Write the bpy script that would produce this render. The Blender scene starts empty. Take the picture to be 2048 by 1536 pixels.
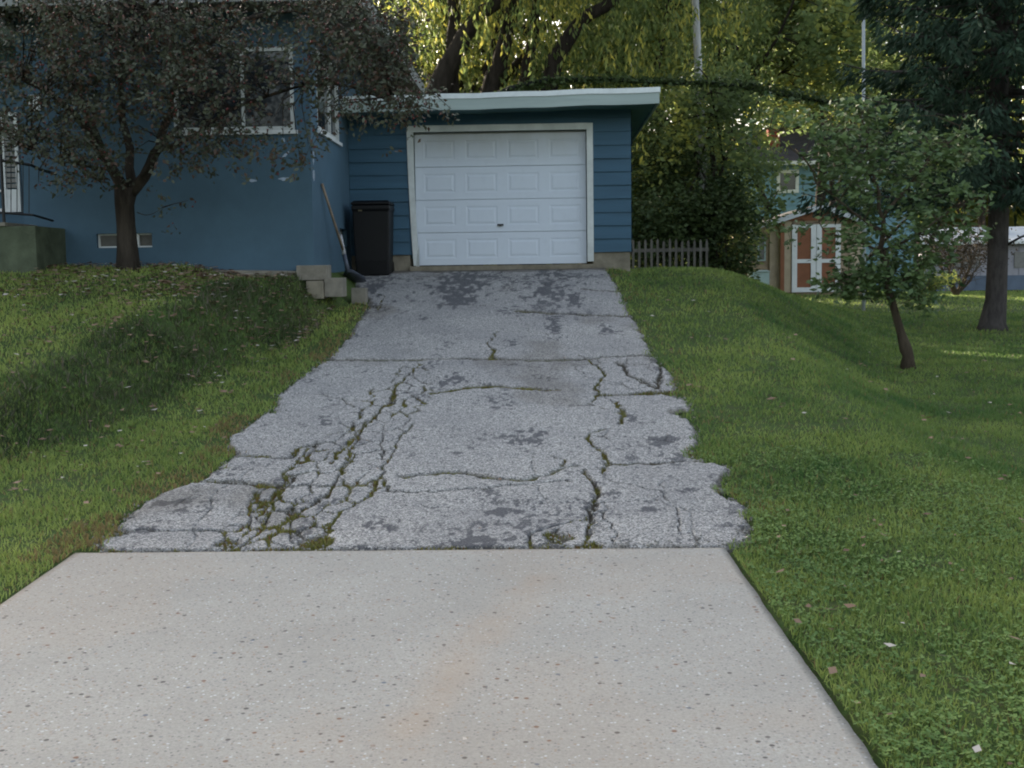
import bpy, math, random
import numpy as np
from mathutils import Matrix, Vector
R = math.radians
rng = np.random.default_rng(7)
random.seed(7)
scene = bpy.context.scene
COL = scene.collection

# ------------------------------------------------------------------ camera
F = 2500.0
CAM = np.array([0.0, 0.0, 1.7])
ya, pa, ra = math.atan(66 / F), math.atan(223 / F), R(0.8)
fw = np.array([-math.sin(ya) * math.cos(pa), math.cos(ya) * math.cos(pa), -math.sin(pa)])
r0 = np.array([math.cos(ya), math.sin(ya), 0.0])
u0 = np.cross(r0, fw)
RT = r0 * math.cos(ra) - u0 * math.sin(ra)
UP = u0 * math.cos(ra) + r0 * math.sin(ra)


def ray(px, py):
    return fw + RT * (px - 1024) / F - UP * (py - 768) / F


def PY(px, py, Y):
    d = ray(px, py)
    return CAM + d * (Y / d[1])


def PX(px, py, X):
    d = ray(px, py)
    return CAM + d * (X / d[0])


def proj(P):
    v = np.asarray(P) - CAM
    w = v @ fw
    return 1024 + F * (v @ RT) / w, 768 - F * (v @ UP) / w


def PG(px, py, fz):
    """where the sight line of a point meets a height function of X and Y"""
    d = ray(px, py)
    lo, t = 0.5, 0.5
    while t < 200:
        p = CAM + d * t
        if p[2] < fz(p[0], p[1]):
            break
        lo = t
        t += 0.1
    hi = t
    for _ in range(30):
        m = (lo + hi) / 2
        p = CAM + d * m
        if p[2] < fz(p[0], p[1]):
            hi = m
        else:
            lo = m
    return CAM + d * hi


cam_d = bpy.data.cameras.new('camera')
cam = bpy.data.objects.new('camera', cam_d)
COL.objects.link(cam)
cam_d.sensor_width = 36
cam_d.lens = 36 * F / 2048
cam_d.clip_end = 2000
M = Matrix.Identity(4)
for i in range(3):
    M[i][0], M[i][1], M[i][2], M[i][3] = RT[i], UP[i], -fw[i], CAM[i]
cam.matrix_world = M
scene.camera = cam

# ------------------------------------------------------------------ noise
def hash2(ix, iy, seed):
    h = (ix.astype(np.int64) * 374761393 + iy.astype(np.int64) * 668265263 + seed * 1274126177) & 0xffffffff
    h = ((h ^ (h >> 13)) * 1274126177) & 0xffffffff
    h = h ^ (h >> 16)
    return (h & 0xffffff) / float(0xffffff)


def vnoise(x, y, seed=0):
    x = np.asarray(x, float); y = np.asarray(y, float)
    ix, iy = np.floor(x), np.floor(y)
    fx, fy = x - ix, y - iy
    fx, fy = fx * fx * (3 - 2 * fx), fy * fy * (3 - 2 * fy)
    a = hash2(ix, iy, seed); b = hash2(ix + 1, iy, seed)
    c = hash2(ix, iy + 1, seed); d = hash2(ix + 1, iy + 1, seed)
    return (a * (1 - fx) + b * fx) * (1 - fy) + (c * (1 - fx) + d * fx) * fy


def fbm(x, y, seed=0, o=4):
    s, a, t = 0, 0.5, 0
    for k in range(o):
        s = s + a * vnoise(np.asarray(x) * 2 ** k, np.asarray(y) * 2 ** k, seed + k * 17)
        t += a
        a *= 0.5
    return s / t


def sstep(x, a, b):
    t = np.clip((x - a) / (b - a), 0, 1)
    return t * t * (3 - 2 * t)


def inpoly(x, y, poly):
    x = np.asarray(x); y = np.asarray(y)
    r = np.zeros(x.shape, bool)
    n = len(poly)
    for i in range(n):
        x1, y1 = poly[i]; x2, y2 = poly[(i + 1) % n]
        if y1 == y2:
            continue
        c = ((y1 > y) != (y2 > y)) & (x < (x2 - x1) * (y - y1) / (y2 - y1) + x1)
        r ^= c
    return r


def segdist(x, y, segs, best=None):
    if best is None:
        best = np.full(x.shape, 9.0)
    for (x1, y1, x2, y2) in segs:
        dx, dy = x2 - x1, y2 - y1
        l = dx * dx + dy * dy + 1e-9
        m = (x > min(x1, x2) - .25) & (x < max(x1, x2) + .25) & (y > min(y1, y2) - .25) & (y < max(y1, y2) + .25)
        if not m.any():
            continue
        xs, ys = x[m], y[m]
        t = np.clip(((xs - x1) * dx + (ys - y1) * dy) / l, 0, 1)
        best[m] = np.minimum(best[m], np.hypot(xs - x1 - t * dx, ys - y1 - t * dy))
    return best


# ------------------------------------------------------------------ terrain
_ty = np.arange(-60, 430, 0.05)


def table(ys, zs, sig):
    z = np.interp(_ty, ys, zs)
    k = np.exp(-0.5 * (np.arange(-60, 61) * 0.05 / sig) ** 2)
    k /= k.sum()
    zp = np.pad(z, 60, mode='edge')
    return np.convolve(zp, k, 'valid')


T_zd = table([-60, -10, 0, 4, 7.1, 8.5, 10, 12, 14, 16, 18, 19.4, 20.2, 22, 26, 30, 40, 60, 430],
             [-.3, -.2, -.12, 0, .1, .2, .35, .57, .82, 1.10, 1.42, 1.66, 1.76, 1.77, 1.72, 1.5, 1.0, .7, .7], 0.45)
T_zy = table([-60, 0, 4, 8, 12, 16, 24, 30, 40, 60, 430], [-.3, -.1, -.06, .02, .16, .34, .46, .60, .87, .85, .85], 0.8)
T_zp = table([-60, 0, 5, 7, 9, 11.3, 13, 14.5, 15.5, 16.5, 430], [-.2, -.05, .06, .20, .50, .92, 1.25, 1.55, 1.74, 1.85, 1.86], 0.3)
ip = lambda Y, T: np.interp(Y, _ty, T)
zd = lambda Y: ip(Y, T_zd)
zc = lambda Y: 0.10 - 0.033 * (7.1 - np.asarray(Y, float))


def zg(X, Y):
    X = np.asarray(X, float); Y = np.asarray(Y, float)
    d = zd(Y)
    xs = np.interp(Y, [4, 8, 12, 16, 20, 28, 40], [2.7, 2.6, 2.5, 2.4, 2.5, 2.8, 3.0])
    xe = np.interp(Y, [4, 8, 12, 16, 20, 28, 40], [4.1, 3.9, 3.9, 4.5, 6.0, 8.3, 9.0])
    y_ = ip(Y, T_zy) - 0.3 * sstep(X, 9.5, 17) * sstep(Y, 22, 40)
    t = sstep(X, xs, xe)
    zr = (d + .02 * sstep(X, 1.3, 2) - .07 * sstep(X, 1.1, 1.5) * sstep(Y, 16, 19.5)) * (1 - t) + y_ * t
    xf = np.interp(Y, [2, 4, 7, 9, 11.3, 13, 15, 17, 18], [-6, -5.5, -4.6, -4.1, -3.6, -3.3, -2.95, -2.7, -2.75])
    wd = np.interp(Y, [4, 9, 11.3, 13, 15, 16.6, 17.2], [1.0, .85, .9, .85, .75, .55, .35])
    tl = sstep(-X, -xf, -xf + wd)
    p = np.maximum(ip(Y, T_zp), d)
    zl = d * (1 - tl) + p * tl
    zl = zl - .16 * sstep(X, -4.9, -3.9) * sstep(Y, 14.8, 16.2) * (1 - sstep(X, -3.2, -2.9))
    z = np.where(X > -1, zr, zl)
    far = sstep(np.hypot(X, Y - 20), 60, 140)
    return z * (1 - far) + 0.8 * far


zg_s = lambda x, y: float(zg(x, y))
zd_s = lambda x, y: float(zd(y))

# ------------------------------------------------------------------ mesh helpers
class MB:
    def __init__(s):
        s.v = []; s.f = []

    def add(s, vs, fs):
        o = len(s.v)
        s.v += [tuple(float(c) for c in p) for p in vs]
        s.f += [tuple(i + o for i in f) for f in fs]
        return s

    def box(s, x0, x1, y0, y1, z0, z1):
        return s.add([(x0, y0, z0), (x1, y0, z0), (x1, y1, z0), (x0, y1, z0), (x0, y0, z1), (x1, y0, z1), (x1, y1, z1), (x0, y1, z1)],
                     [(3, 2, 1, 0), (4, 5, 6, 7), (0, 1, 5, 4), (1, 2, 6, 5), (2, 3, 7, 6), (3, 0, 4, 7)])

    def prism(s, poly, axis, a, b):
        """poly: 2-D outline counter-clockwise; extruded along axis from a to b"""
        n = len(poly)
        def pt(p, c):
            if axis == 'y': return (p[0], c, p[1])
            if axis == 'x': return (c, p[0], p[1])
            return (p[0], p[1], c)
        vs = [pt(p, a) for p in poly] + [pt(p, b) for p in poly]
        fs = [tuple(range(n)), tuple(range(2 * n - 1, n - 1, -1))] + [(i, i + n, (i + 1) % n + n, (i + 1) % n) for i in range(n)]
        return s.add(vs, fs)

    def tube(s, pts, rad, n=8, cap=True):
        pts = [np.asarray(p, float) for p in pts]
        if not hasattr(rad, '__len__'):
            rad = [rad] * len(pts)
        vs = []
        t0 = pts[1] - pts[0]
        a = np.cross(t0, [0.3, 0.1, 1.0])
        if np.linalg.norm(a) < 1e-6:
            a = np.cross(t0, [1, 0, 0])
        a /= np.linalg.norm(a)
        for i, p in enumerate(pts):
            t = pts[min(i + 1, len(pts) - 1)] - pts[max(i - 1, 0)]
            t = t / (np.linalg.norm(t) + 1e-9)
            a = a - t * (a @ t)
            a /= np.linalg.norm(a) + 1e-9
            b = np.cross(t, a)
            for k in range(n):
                q = 2 * math.pi * k / n
                vs.append(p + rad[i] * (math.cos(q) * a + math.sin(q) * b))
        fs = []
        for i in range(len(pts) - 1):
            for k in range(n):
                fs.append((i * n + k, i * n + (k + 1) % n, (i + 1) * n + (k + 1) % n, (i + 1) * n + k))
        if cap:
            fs.append(tuple(range(n - 1, -1, -1)))
            fs.append(tuple((len(pts) - 1) * n + k for k in range(n)))
        return s.add(vs, fs)

    def build(s, name, mat, parent=None, smooth=False, bevel=0, loc=None):
        me = bpy.data.meshes.new(name)
        me.from_pydata(s.v, [], s.f)
        if isinstance(mat, (list, tuple)):
            for m in mat: me.materials.append(m)
        else:
            me.materials.append(mat)
        me.update()
        if smooth:
            me.polygons.foreach_set('use_smooth', [True] * len(me.polygons))
        o = bpy.data.objects.new(name, me)
        COL.objects.link(o)
        if parent is not None:
            attach(o, parent)
        if bevel:
            b = o.modifiers.new('bevel', 'BEVEL')
            b.width = bevel; b.segments = 2; b.limit_method = 'ANGLE'
        return o


def attach(o, parent):
    o.parent = parent
    w = parent_world(parent)
    o.matrix_parent_inverse = w.inverted()


def parent_world(p):
    m = Matrix.LocRotScale(p.location, p.rotation_euler, p.scale)
    if p.parent:
        m = parent_world(p.parent) @ p.matrix_parent_inverse @ m
    return m


def tag(o, label=None, cat=None, group=None, kind=None):
    if label: o['label'] = label
    if cat: o['category'] = cat
    if group: o['group'] = group
    if kind: o['kind'] = kind
    return o


def thing(name, label, cat, loc, group=None):
    o = bpy.data.objects.new(name, None)
    o.empty_display_size = 0.2
    o.location = tuple(float(c) for c in loc)
    COL.objects.link(o)
    return tag(o, label, cat, group)


def np_mesh(name, V, Fq, mat, parent=None, attrs=None, smooth=False):
    """V: n x 3, Fq: m x k faces of equal size"""
    me = bpy.data.meshes.new(name)
    n, m, k = len(V), len(Fq), Fq.shape[1]
    me.vertices.add(n)
    me.vertices.foreach_set('co', np.ascontiguousarray(V, np.float32).ravel())
    me.loops.add(m * k)
    me.loops.foreach_set('vertex_index', np.ascontiguousarray(Fq, np.int32).ravel())
    me.polygons.add(m)
    me.polygons.foreach_set('loop_start', np.arange(m, dtype=np.int32) * k)
    me.polygons.foreach_set('loop_total', np.full(m, k, np.int32))
    if smooth:
        me.polygons.foreach_set('use_smooth', np.ones(m, bool))
    for an, av in (attrs or {}).items():
        a = me.attributes.new(an, 'FLOAT', 'POINT')
        a.data.foreach_set('value', np.ascontiguousarray(av, np.float32))
    me.materials.append(mat)
    me.update(calc_edges=True)
    o = bpy.data.objects.new(name, me)
    COL.objects.link(o)
    if parent is not None:
        attach(o, parent)
    return o


def grid_mesh(name, xs, ys, zf, mat, keep=None, attrs=None, smooth=True, xyz=None):
    X, Y = np.meshgrid(xs, ys)
    X, Y = X.ravel(), Y.ravel()
    Z = zf(X, Y)
    nx, ny = len(xs), len(ys)
    i = np.arange(ny - 1)[:, None] * nx + np.arange(nx - 1)[None, :]
    Fq = np.stack([i, i + 1, i + 1 + nx, i + nx], -1).reshape(-1, 4)
    if keep is not None:
        kf = keep[Fq].all(1)
        Fq = Fq[kf]
        used = np.unique(Fq)
        remap = np.full(len(X), -1); remap[used] = np.arange(len(used))
        Fq = remap[Fq]
        X, Y, Z = X[used], Y[used], Z[used]
        attrs = {k: v[used] for k, v in (attrs or {}).items()}
    return np_mesh(name, np.stack([X, Y, Z], 1), Fq, mat, attrs=attrs, smooth=smooth)


# ------------------------------------------------------------------ materials
class NT:
    def __init__(s, name):
        s.m = bpy.data.materials.new(name)
        s.m.use_nodes = True
        s.t = s.m.node_tree
        s.b = s.t.nodes['Principled BSDF']
        s.out = s.t.nodes['Material Output']
        s.co = None

    def n(s, typ, **kw):
        x = s.t.nodes.new(typ)
        for k, v in kw.items():
            if k.startswith('i_'):
                x.inputs[k[2:].replace('_', ' ')].default_value = v
            else:
                setattr(x, k, v)
        return x

    def l(s, a, b):
        s.t.links.new(a, b)

    def coord(s, kind='Object', scale=(1, 1, 1)):
        tc = s.n('ShaderNodeTexCoord')
        mp = s.n('ShaderNodeMapping')
        mp.inputs['Scale'].default_value = scale
        s.l(tc.outputs[kind], mp.inputs[0])
        return mp.outputs[0]

    def noise(s, scale, detail=4, rough=.55, co=None, sc=(1, 1, 1)):
        x = s.n('ShaderNodeTexNoise', i_Scale=scale, i_Detail=detail, i_Roughness=rough)
        s.l(co or s.coord(scale=sc), x.inputs['Vector'])
        return x.outputs['Fac']

    def voro(s, scale, feature='F1', sc=(1, 1, 1), out='Distance', rand=1):
        x = s.n('ShaderNodeTexVoronoi', i_Scale=scale, feature=feature, i_Randomness=rand)
        s.l(s.coord(scale=sc), x.inputs['Vector'])
        return x.outputs[out]

    def ramp(s, fac, stops, interp='LINEAR'):
        x = s.n('ShaderNodeValToRGB')
        x.color_ramp.interpolation = interp
        els = x.color_ramp.elements
        while len(els) < len(stops):
            els.new(0.5)
        for e, (p, c) in zip(els, stops):
            e.position = p
            e.color = (*c, 1) if hasattr(c, '__len__') else (c, c, c, 1)
        s.l(fac, x.inputs[0])
        return x.outputs[0]

    def mix(s, fac, a, b, mode='MIX'):
        x = s.n('ShaderNodeMix', data_type='RGBA', blend_type=mode)
        for sock, v in ((x.inputs[0], fac), (x.inputs[6], a), (x.inputs[7], b)):
            if hasattr(v, 'node'):
                s.l(v, sock)
            elif hasattr(v, '__len__'):
                sock.default_value = (*v, 1)
            else:
                sock.default_value = v
        return x.outputs[2]

    def attr(s, name):
        x = s.n('ShaderNodeAttribute', attribute_name=name)
        return x.outputs['Fac']

    def math(s, op, a, b=0.5, c=None, clamp=False):
        x = s.n('ShaderNodeMath', operation=op, use_clamp=clamp)
        for i, v in enumerate((a, b) if c is None else (a, b, c)):
            if hasattr(v, 'node'):
                s.l(v, x.inputs[i])
            else:
                x.inputs[i].default_value = v
        return x.outputs[0]

    def base(s, c, rough=.8, spec=.3):
        if hasattr(c, 'node'):
            s.l(c, s.b.inputs['Base Color'])
        else:
            s.b.inputs['Base Color'].default_value = (*c, 1)
        if hasattr(rough, 'node'):
            s.l(rough, s.b.inputs['Roughness'])
        else:
            s.b.inputs['Roughness'].default_value = rough
        s.b.inputs['Specular IOR Level'].default_value = spec
        return s

    def bump(s, h, strength=.3, dist=.01):
        x = s.n('ShaderNodeBump', i_Strength=strength, i_Distance=dist)
        s.l(h, x.inputs['Height'])
        s.l(x.outputs[0], s.b.inputs['Normal'])
        return s


def simple(name, c, rough=.7, spec=.3, var=.25, scale=6, bump=.15, bd=.004, sc=(1, 1, 1), metal=0):
    t = NT(name)
    nz = t.noise(scale, 6, .65, sc=sc)
    c0 = tuple(v * (1 - var) for v in c); c1 = tuple(min(1, v * (1 + var)) for v in c)
    t.base(t.ramp(nz, [(.3, c0), (.7, c1)]), rough, spec)
    t.b.inputs['Metallic'].default_value = metal
    if bump:
        t.bump(t.noise(scale * 12, 4, .6, sc=sc), bump, bd)
    return t.m


def leafmat(name, dark, light, rough=.5, spec=.35, trans=.35, tcol=None, nscale=.8, spot=None, mid=None):
    t = NT(name)
    geo = t.n('ShaderNodeNewGeometry')
    nz = t.n('ShaderNodeTexNoise', i_Scale=nscale, i_Detail=3, i_Roughness=.6)
    t.l(geo.outputs['Position'], nz.inputs['Vector'])
    a = t.attr('rnd')
    f = t.math('MULTIPLY_ADD', a, .55, t.math('MULTIPLY_ADD', nz.outputs['Fac'], 1.5, -.5), clamp=True)
    c = t.ramp(f, [(.0, dark), (1, light)] if mid is None else [(.0, dark), (mid[1], mid[0]), (1, light)])
    if spot:
        c = t.mix(t.ramp(a, [(spot[1], 0.0), (spot[1] + .01, 1.0)]), c, spot[0])
    t.base(c, rough, spec)
    tr = t.n('ShaderNodeBsdfTranslucent')
    if tcol:
        t.l(t.mix(.5, c, tcol), tr.inputs[0])
    else:
        t.l(c, tr.inputs[0])
    ms = t.n('ShaderNodeMixShader')
    ms.inputs[0].default_value = trans
    t.l(t.b.outputs[0], ms.inputs[1]); t.l(tr.outputs[0], ms.inputs[2])
    t.l(ms.outputs[0], t.out.inputs[0])
    return t.m


def glassmat(name, c=(.02, .025, .03), rough=.06):
    t = NT(name)
    t.base(c, rough, .45)
    t.bump(t.noise(1.2, 2), .06, .05)
    return t.m


def lawn_mat():
    t = NT('lawn_soil')
    n1 = t.noise(.9, 5, .6)
    n2 = t.noise(14, 6, .7)
    c = t.ramp(n1, [(.3, (.035, .075, .020)), (.55, (.060, .11, .028)), (.75, (.10, .13, .038))])
    c = t.mix(t.ramp(n2, [(.35, 0.0), (.7, .8)]), c, (.065, .050, .028))
    t.base(c, .95, .1).bump(n2, .7, .03)
    return t.m


def stucco_mat(name, c):
    t = NT(name)
    n1 = t.noise(.7, 6, .7)
    n2 = t.noise(3.5, 6, .75, sc=(1, 1, .35))
    k = t.ramp(n1, [(.3, tuple(v * .80 for v in c)), (.7, tuple(v * 1.12 for v in c))])
    k = t.mix(t.ramp(n2, [(.50, 0.0), (.75, .3)]), k, tuple(v * .72 for v in c))
    t.base(k, .75, .25)
    fine = t.noise(55, 5, .7)
    t.bump(t.math('ADD', fine, t.math('MULTIPLY', t.noise(2.2, 3), 2.5)), .35, .008)
    return t.m


MAT = {}
MAT['lawn'] = lawn_mat()
MAT['wall'] = stucco_mat('blue_stucco', (.070, .126, .174))
MAT['siding'] = simple('blue_siding', (.038, .092, .140), .6, .3, .18, 1.5, .2, .003, sc=(.4, 1, 5))
MAT['white'] = simple('white_paint', (.66, .67, .66), .5, .35, .10, 3, .1, .002)
MAT['trim'] = simple('white_trim', (.55, .57, .55), .55, .35, .16, 4, .15, .002)
MAT['fascia'] = simple('pale_metal_fascia', (.30, .36, .34), .45, .4, .12, 2, .1, .003, sc=(.3, 1, 4))
MAT['drip'] = simple('white_metal_edge', (.62, .66, .66), .35, .5, .12, 4, .1, .002)
MAT['soffit'] = simple('green_grey_soffit', (.085, .16, .165), .7, .2, .12, 3, .1, .002)
MAT['soffit2'] = simple('brown_grey_soffit', (.16, .145, .115), .7, .2, .2, 3, .1, .002)
MAT['roofing'] = simple('dark_roofing', (.06, .055, .05), .9, .2, .3, 9, .5, .01)
MAT['gutter'] = simple('grey_gutter', (.27, .28, .27), .5, .4, .15, 3, .1, .002)
MAT['block'] = simple('concrete_block', (.215, .195, .16), .9, .2, .25, 7, .6, .01)
MAT['stoop'] = simple('mossy_stoop', (.085, .10, .065), .9, .2, .35, 4, .6, .01)
MAT['iron'] = simple('black_iron', (.012, .012, .014), .45, .4, .2, 8, .1, .001)
MAT['glass'] = glassmat('dark_glass')
MAT['found'] = simple('foundation_concrete', (.21, .185, .14), .9, .2, .3, 5, .6, .01)
MAT['bin'] = simple('black_plastic', (.0035, .0035, .0045), .5, .3, .25, 9, .15, .002)
MAT['wood'] = simple('weathered_handle', (.25, .19, .14), .8, .2, .35, 9, .3, .002, sc=(1, 1, .3))
MAT['shovel'] = simple('scuffed_blue_plastic', (.065, .075, .10), .5, .4, .4, 12, .3, .003)
MAT['bark_dark'] = simple('dark_bark', (.035, .028, .022), .95, .1, .5, 9, .9, .03, sc=(1, 1, .25))
MAT['bark'] = simple('grey_brown_bark', (.085, .066, .047), .95, .1, .5, 11, .9, .03, sc=(1, 1, .22))
MAT['bark_crab'] = simple('dark_grey_bark', (.055, .045, .036), .95, .1, .6, 9, 1.0, .04, sc=(1, 1, .18))
MAT['bark_grey'] = simple('grey_bark', (.075, .066, .062), .95, .1, .45, 9, .9, .03, sc=(1, 1, .25))
MAT['pole'] = simple('weathered_pale_pole', (.42, .41, .40), .8, .2, .5, 2.5, .4, .01, sc=(2, 2, .5))
MAT['pvc'] = simple('white_pole_paint', (.40, .43, .43), .5, .4, .1, 3, .05, .001)
MAT['picket'] = simple('grey_pickets', (.135, .125, .11), .9, .1, .35, 5, .4, .004, sc=(1, 1, .3))
MAT['teal'] = simple('teal_siding', (.15, .27, .33), .65, .25, .12, 2, .1, .003)
MAT['rooftile'] = simple('grey_shingles', (.045, .042, .048), .9, .2, .3, 5, .4, .01)
MAT['brick'] = simple('red_chimney_brick', (.24, .065, .04), .9, .2, .3, 7, .4, .01)
MAT['tanbrick'] = simple('tan_block_wall', (.30, .23, .155), .9, .2, .22, 6, .4, .006)
MAT['tanboard'] = simple('tan_board', (.42, .34, .24), .8, .2, .15, 4, .2, .003)
MAT['orange'] = simple('orange_brown_board', (.23, .095, .05), .75, .25, .14, 3, .2, .003)
MAT['lilac'] = simple('pale_lilac_panels', (.29, .28, .31), .7, .3, .15, 1.2, .1, .003)
MAT['bluebase'] = simple('blue_grey_base', (.105, .135, .185), .7, .3, .2, 1.5, .1, .003)
MAT['palebox'] = simple('pale_green_box', (.33, .43, .42), .6, .3, .12, 4, .1, .002)

# garage door: white with dirt along the top and the lower edge
t = NT('garage_door_paint')
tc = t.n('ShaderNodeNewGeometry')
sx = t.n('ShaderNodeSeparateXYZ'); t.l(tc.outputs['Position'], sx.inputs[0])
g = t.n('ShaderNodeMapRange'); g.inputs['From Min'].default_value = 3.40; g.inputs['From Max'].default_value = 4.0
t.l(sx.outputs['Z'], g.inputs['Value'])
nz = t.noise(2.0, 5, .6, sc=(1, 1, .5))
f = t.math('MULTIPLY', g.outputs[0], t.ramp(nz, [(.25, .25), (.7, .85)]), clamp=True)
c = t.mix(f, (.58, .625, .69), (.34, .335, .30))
t.base(t.mix(t.ramp(t.noise(7, 6, .7), [(.5, 0.0), (.8, .25)]), c, (.42, .45, .50)), .45, .4)
t.bump(t.noise(40, 3), .08, .002)
MAT['gdoor'] = t.m

# asphalt
t = NT('cracked_asphalt')
sp = t.voro(115, 'F1', out='Color')
sepc = t.n('ShaderNodeSeparateColor'); t.l(sp, sepc.inputs[0])
c = t.ramp(sepc.outputs[0], [(0, (.075, .073, .072)), (.16, (.12, .118, .115)), (.24, (.245, .238, .23)), (.7, (.415, .392, .362)), (1, (.63, .60, .56))])
c = t.mix(t.ramp(t.noise(34, 6, .85), [(.38, .9), (.46, 0.0)]), c, (.085, .085, .09))
c = t.mix(t.ramp(t.noise(1.1, 5, .6), [(.35, .30), (.6, 0.0)]), c, (.13, .13, .14))
sn_ = t.math('MULTIPLY_ADD', t.attr('seal'), 1.35, t.math('MULTIPLY_ADD', t.noise(48, 6, .9), 4.6, -2.42))
c = t.mix(t.ramp(sn_, [(.40, 0.0), (.95, .85)]), c, (.062, .062, .070))
c = t.mix(t.attr('dirt'), c, t.ramp(t.noise(9, 5, .7), [(.3, (.050, .040, .028)), (.7, (.14, .115, .085))]))
ck = t.attr('crack')
dk = t.ramp(t.noise(20, 4), [(.3, (.026, .022, .015)), (.7, (.070, .058, .038))])
dk = t.mix(t.attr('moss'), dk, t.ramp(t.noise(30, 4), [(.3, (.060, .060, .020)), (.5, (.13, .135, .04)), (.7, (.20, .13, .055))]))
c = t.mix(ck, c, dk)
t.base(c, .9, .25)
t.bump(t.math('ADD', t.noise(90, 4, .7), t.math('MULTIPLY', sepc.outputs[0], .5)), .55, .008)
MAT['asphalt'] = t.m

# concrete
t = NT('pale_concrete')
sp = t.voro(85, 'F1', out='Color')
dd = t.voro(85, 'F1', out='Distance')
s1 = t.n('ShaderNodeSeparateColor'); t.l(sp, s1.inputs[0])
c = t.ramp(t.noise(1.3, 6, .65), [(.3, (.35, .332, .298)), (.7, (.43, .412, .372))])
c = t.mix(t.ramp(t.noise(70, 4, .8), [(.35, .7), (.65, 0.0)]), c, (.26, .24, .21))
msk = t.math('MULTIPLY', t.ramp(dd, [(.38, 1.0), (.6, 0.0)]), t.ramp(s1.outputs[0], [(.80, 0.0), (.83, .75)]))
peb = t.ramp(s1.outputs[1], [(0, (.15, .14, .135)), (.28, (.30, .21, .15)), (.5, (.25, .24, .23)), (.86, (.58, .58, .58))], 'CONSTANT')
c = t.mix(msk, c, peb)
dd2 = t.voro(24, 'F1', out='Distance')
sp2 = t.voro(24, 'F1', out='Color')
s2 = t.n('ShaderNodeSeparateColor'); t.l(sp2, s2.inputs[0])
m2 = t.math('MULTIPLY', t.ramp(dd2, [(.19, 1.0), (.30, 0.0)]), t.ramp(s2.outputs[0], [(.87, 0.0), (.89, .9)]))
c = t.mix(m2, c, t.ramp(s2.outputs[1], [(0, (.09, .08, .075)), (.6, (.20, .11, .07)), (.85, (.12, .14, .17))], 'CONSTANT'))
c = t.mix(t.attr('rust'), c, (.40, .27, .165))
c = t.mix(t.attr('edge'), c, (.10, .085, .06))
t.base(c, .88, .25)
t.bump(t.math('ADD', t.noise(60, 5, .75), t.math('MULTIPLY', dd, .3)), .5, .006)
MAT['concrete'] = t.m

MAT['grass'] = leafmat('grass_blades', (.062, .136, .038), (.34, .40, .105), .6, .2, .35, nscale=.9, spot=((.23, .17, .075), .965))
MAT['clover'] = leafmat('clover_leaves', (.070, .150, .035), (.22, .32, .085), .6, .25, .3, nscale=1.2)
MAT['longgrass'] = leafmat('long_bank_grass', (.022, .042, .016), (.10, .115, .052), .7, .15, .2, nscale=1.1, spot=((.17, .14, .11), .88))
MAT['moss'] = leafmat('crack_moss', (.080, .090, .025), (.25, .23, .065), .7, .15, .25, nscale=1.5, spot=((.17, .09, .04), .86))
MAT['fallen'] = leafmat('fallen_leaf_litter', (.10, .05, .035), (.36, .24, .16), .7, .2, .1, nscale=4, spot=((.5, .44, .38), .86))
MAT['crab'] = leafmat('crabapple_leaf', (.028, .034, .020), (.115, .125, .082), .5, .3, .16, nscale=1.3, spot=((.075, .045, .030), .74))
MAT['berry'] = simple('dark_red_berry', (.12, .012, .010), .35, .5, .3, 20, 0)
MAT['apple'] = leafmat('apple_leaf', (.024, .056, .020), (.160, .230, .085), .5, .3, .2, nscale=2.2)
MAT['spruce'] = leafmat('spruce_needles', (.014, .030, .020), (.050, .085, .050), .7, .15, .08, nscale=.8)
MAT['willow'] = leafmat('willow_leaf', (.034, .058, .016), (.70, .60, .11), .55, .25, .5, nscale=.42, mid=((.17, .22, .068), .56))
MAT['green'] = leafmat('green_tree_leaf', (.030, .054, .020), (.56, .53, .11), .55, .25, .5, nscale=.5, mid=((.18, .24, .09), .58))
MAT['shrub'] = leafmat('shrub_leaf', (.022, .042, .016), (.090, .125, .042), .55, .25, .25, nscale=.9)
MAT['woods'] = leafmat('far_woods_leaf', (.03, .045, .012), (.16, .16, .03), .6, .2, .4, tcol=(.3, .3, .04), nscale=.12)

# ------------------------------------------------------------------ world and sun
SUN_EL, SUN_AZ = R(15), R(-34)      # azimuth from +Y towards +X
w = bpy.data.worlds.new('World')
scene.world = w
w.use_nodes = True
bg = w.node_tree.nodes['Background']
sky = w.node_tree.nodes.new('ShaderNodeTexSky')
sky.sky_type = 'NISHITA'
sky.sun_disc = False
sky.sun_elevation = SUN_EL
sky.sun_rotation = SUN_AZ
sky.air_density = 1.0
sky.dust_density = 3.5
sky.ozone_density = .6
hs = w.node_tree.nodes.new('ShaderNodeHueSaturation')
hs.inputs['Saturation'].default_value = .62
w.node_tree.links.new(sky.outputs[0], hs.inputs['Color'])
w.node_tree.links.new(hs.outputs[0], bg.inputs[0])
bg.inputs[1].default_value = 0.15
sl = bpy.data.lights.new('sun', 'SUN')
sl.energy = 5.0
sl.angle = R(0.5)
sl.color = (1.0, .88, .70)
so = bpy.data.objects.new('sun', sl)
COL.objects.link(so)
sd = Vector((math.sin(SUN_AZ) * math.cos(SUN_EL), math.cos(SUN_AZ) * math.cos(SUN_EL), math.sin(SUN_EL)))
so.rotation_euler = sd.to_track_quat('Z', 'Y').to_euler()
so.location = sd * 50

# ------------------------------------------------------------------ ground
def axis(parts):
    a = []
    for lo, hi, st in parts:
        a += list(np.arange(lo, hi - 1e-6, st))
    return np.array(a + [parts[-1][1]])


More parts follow.
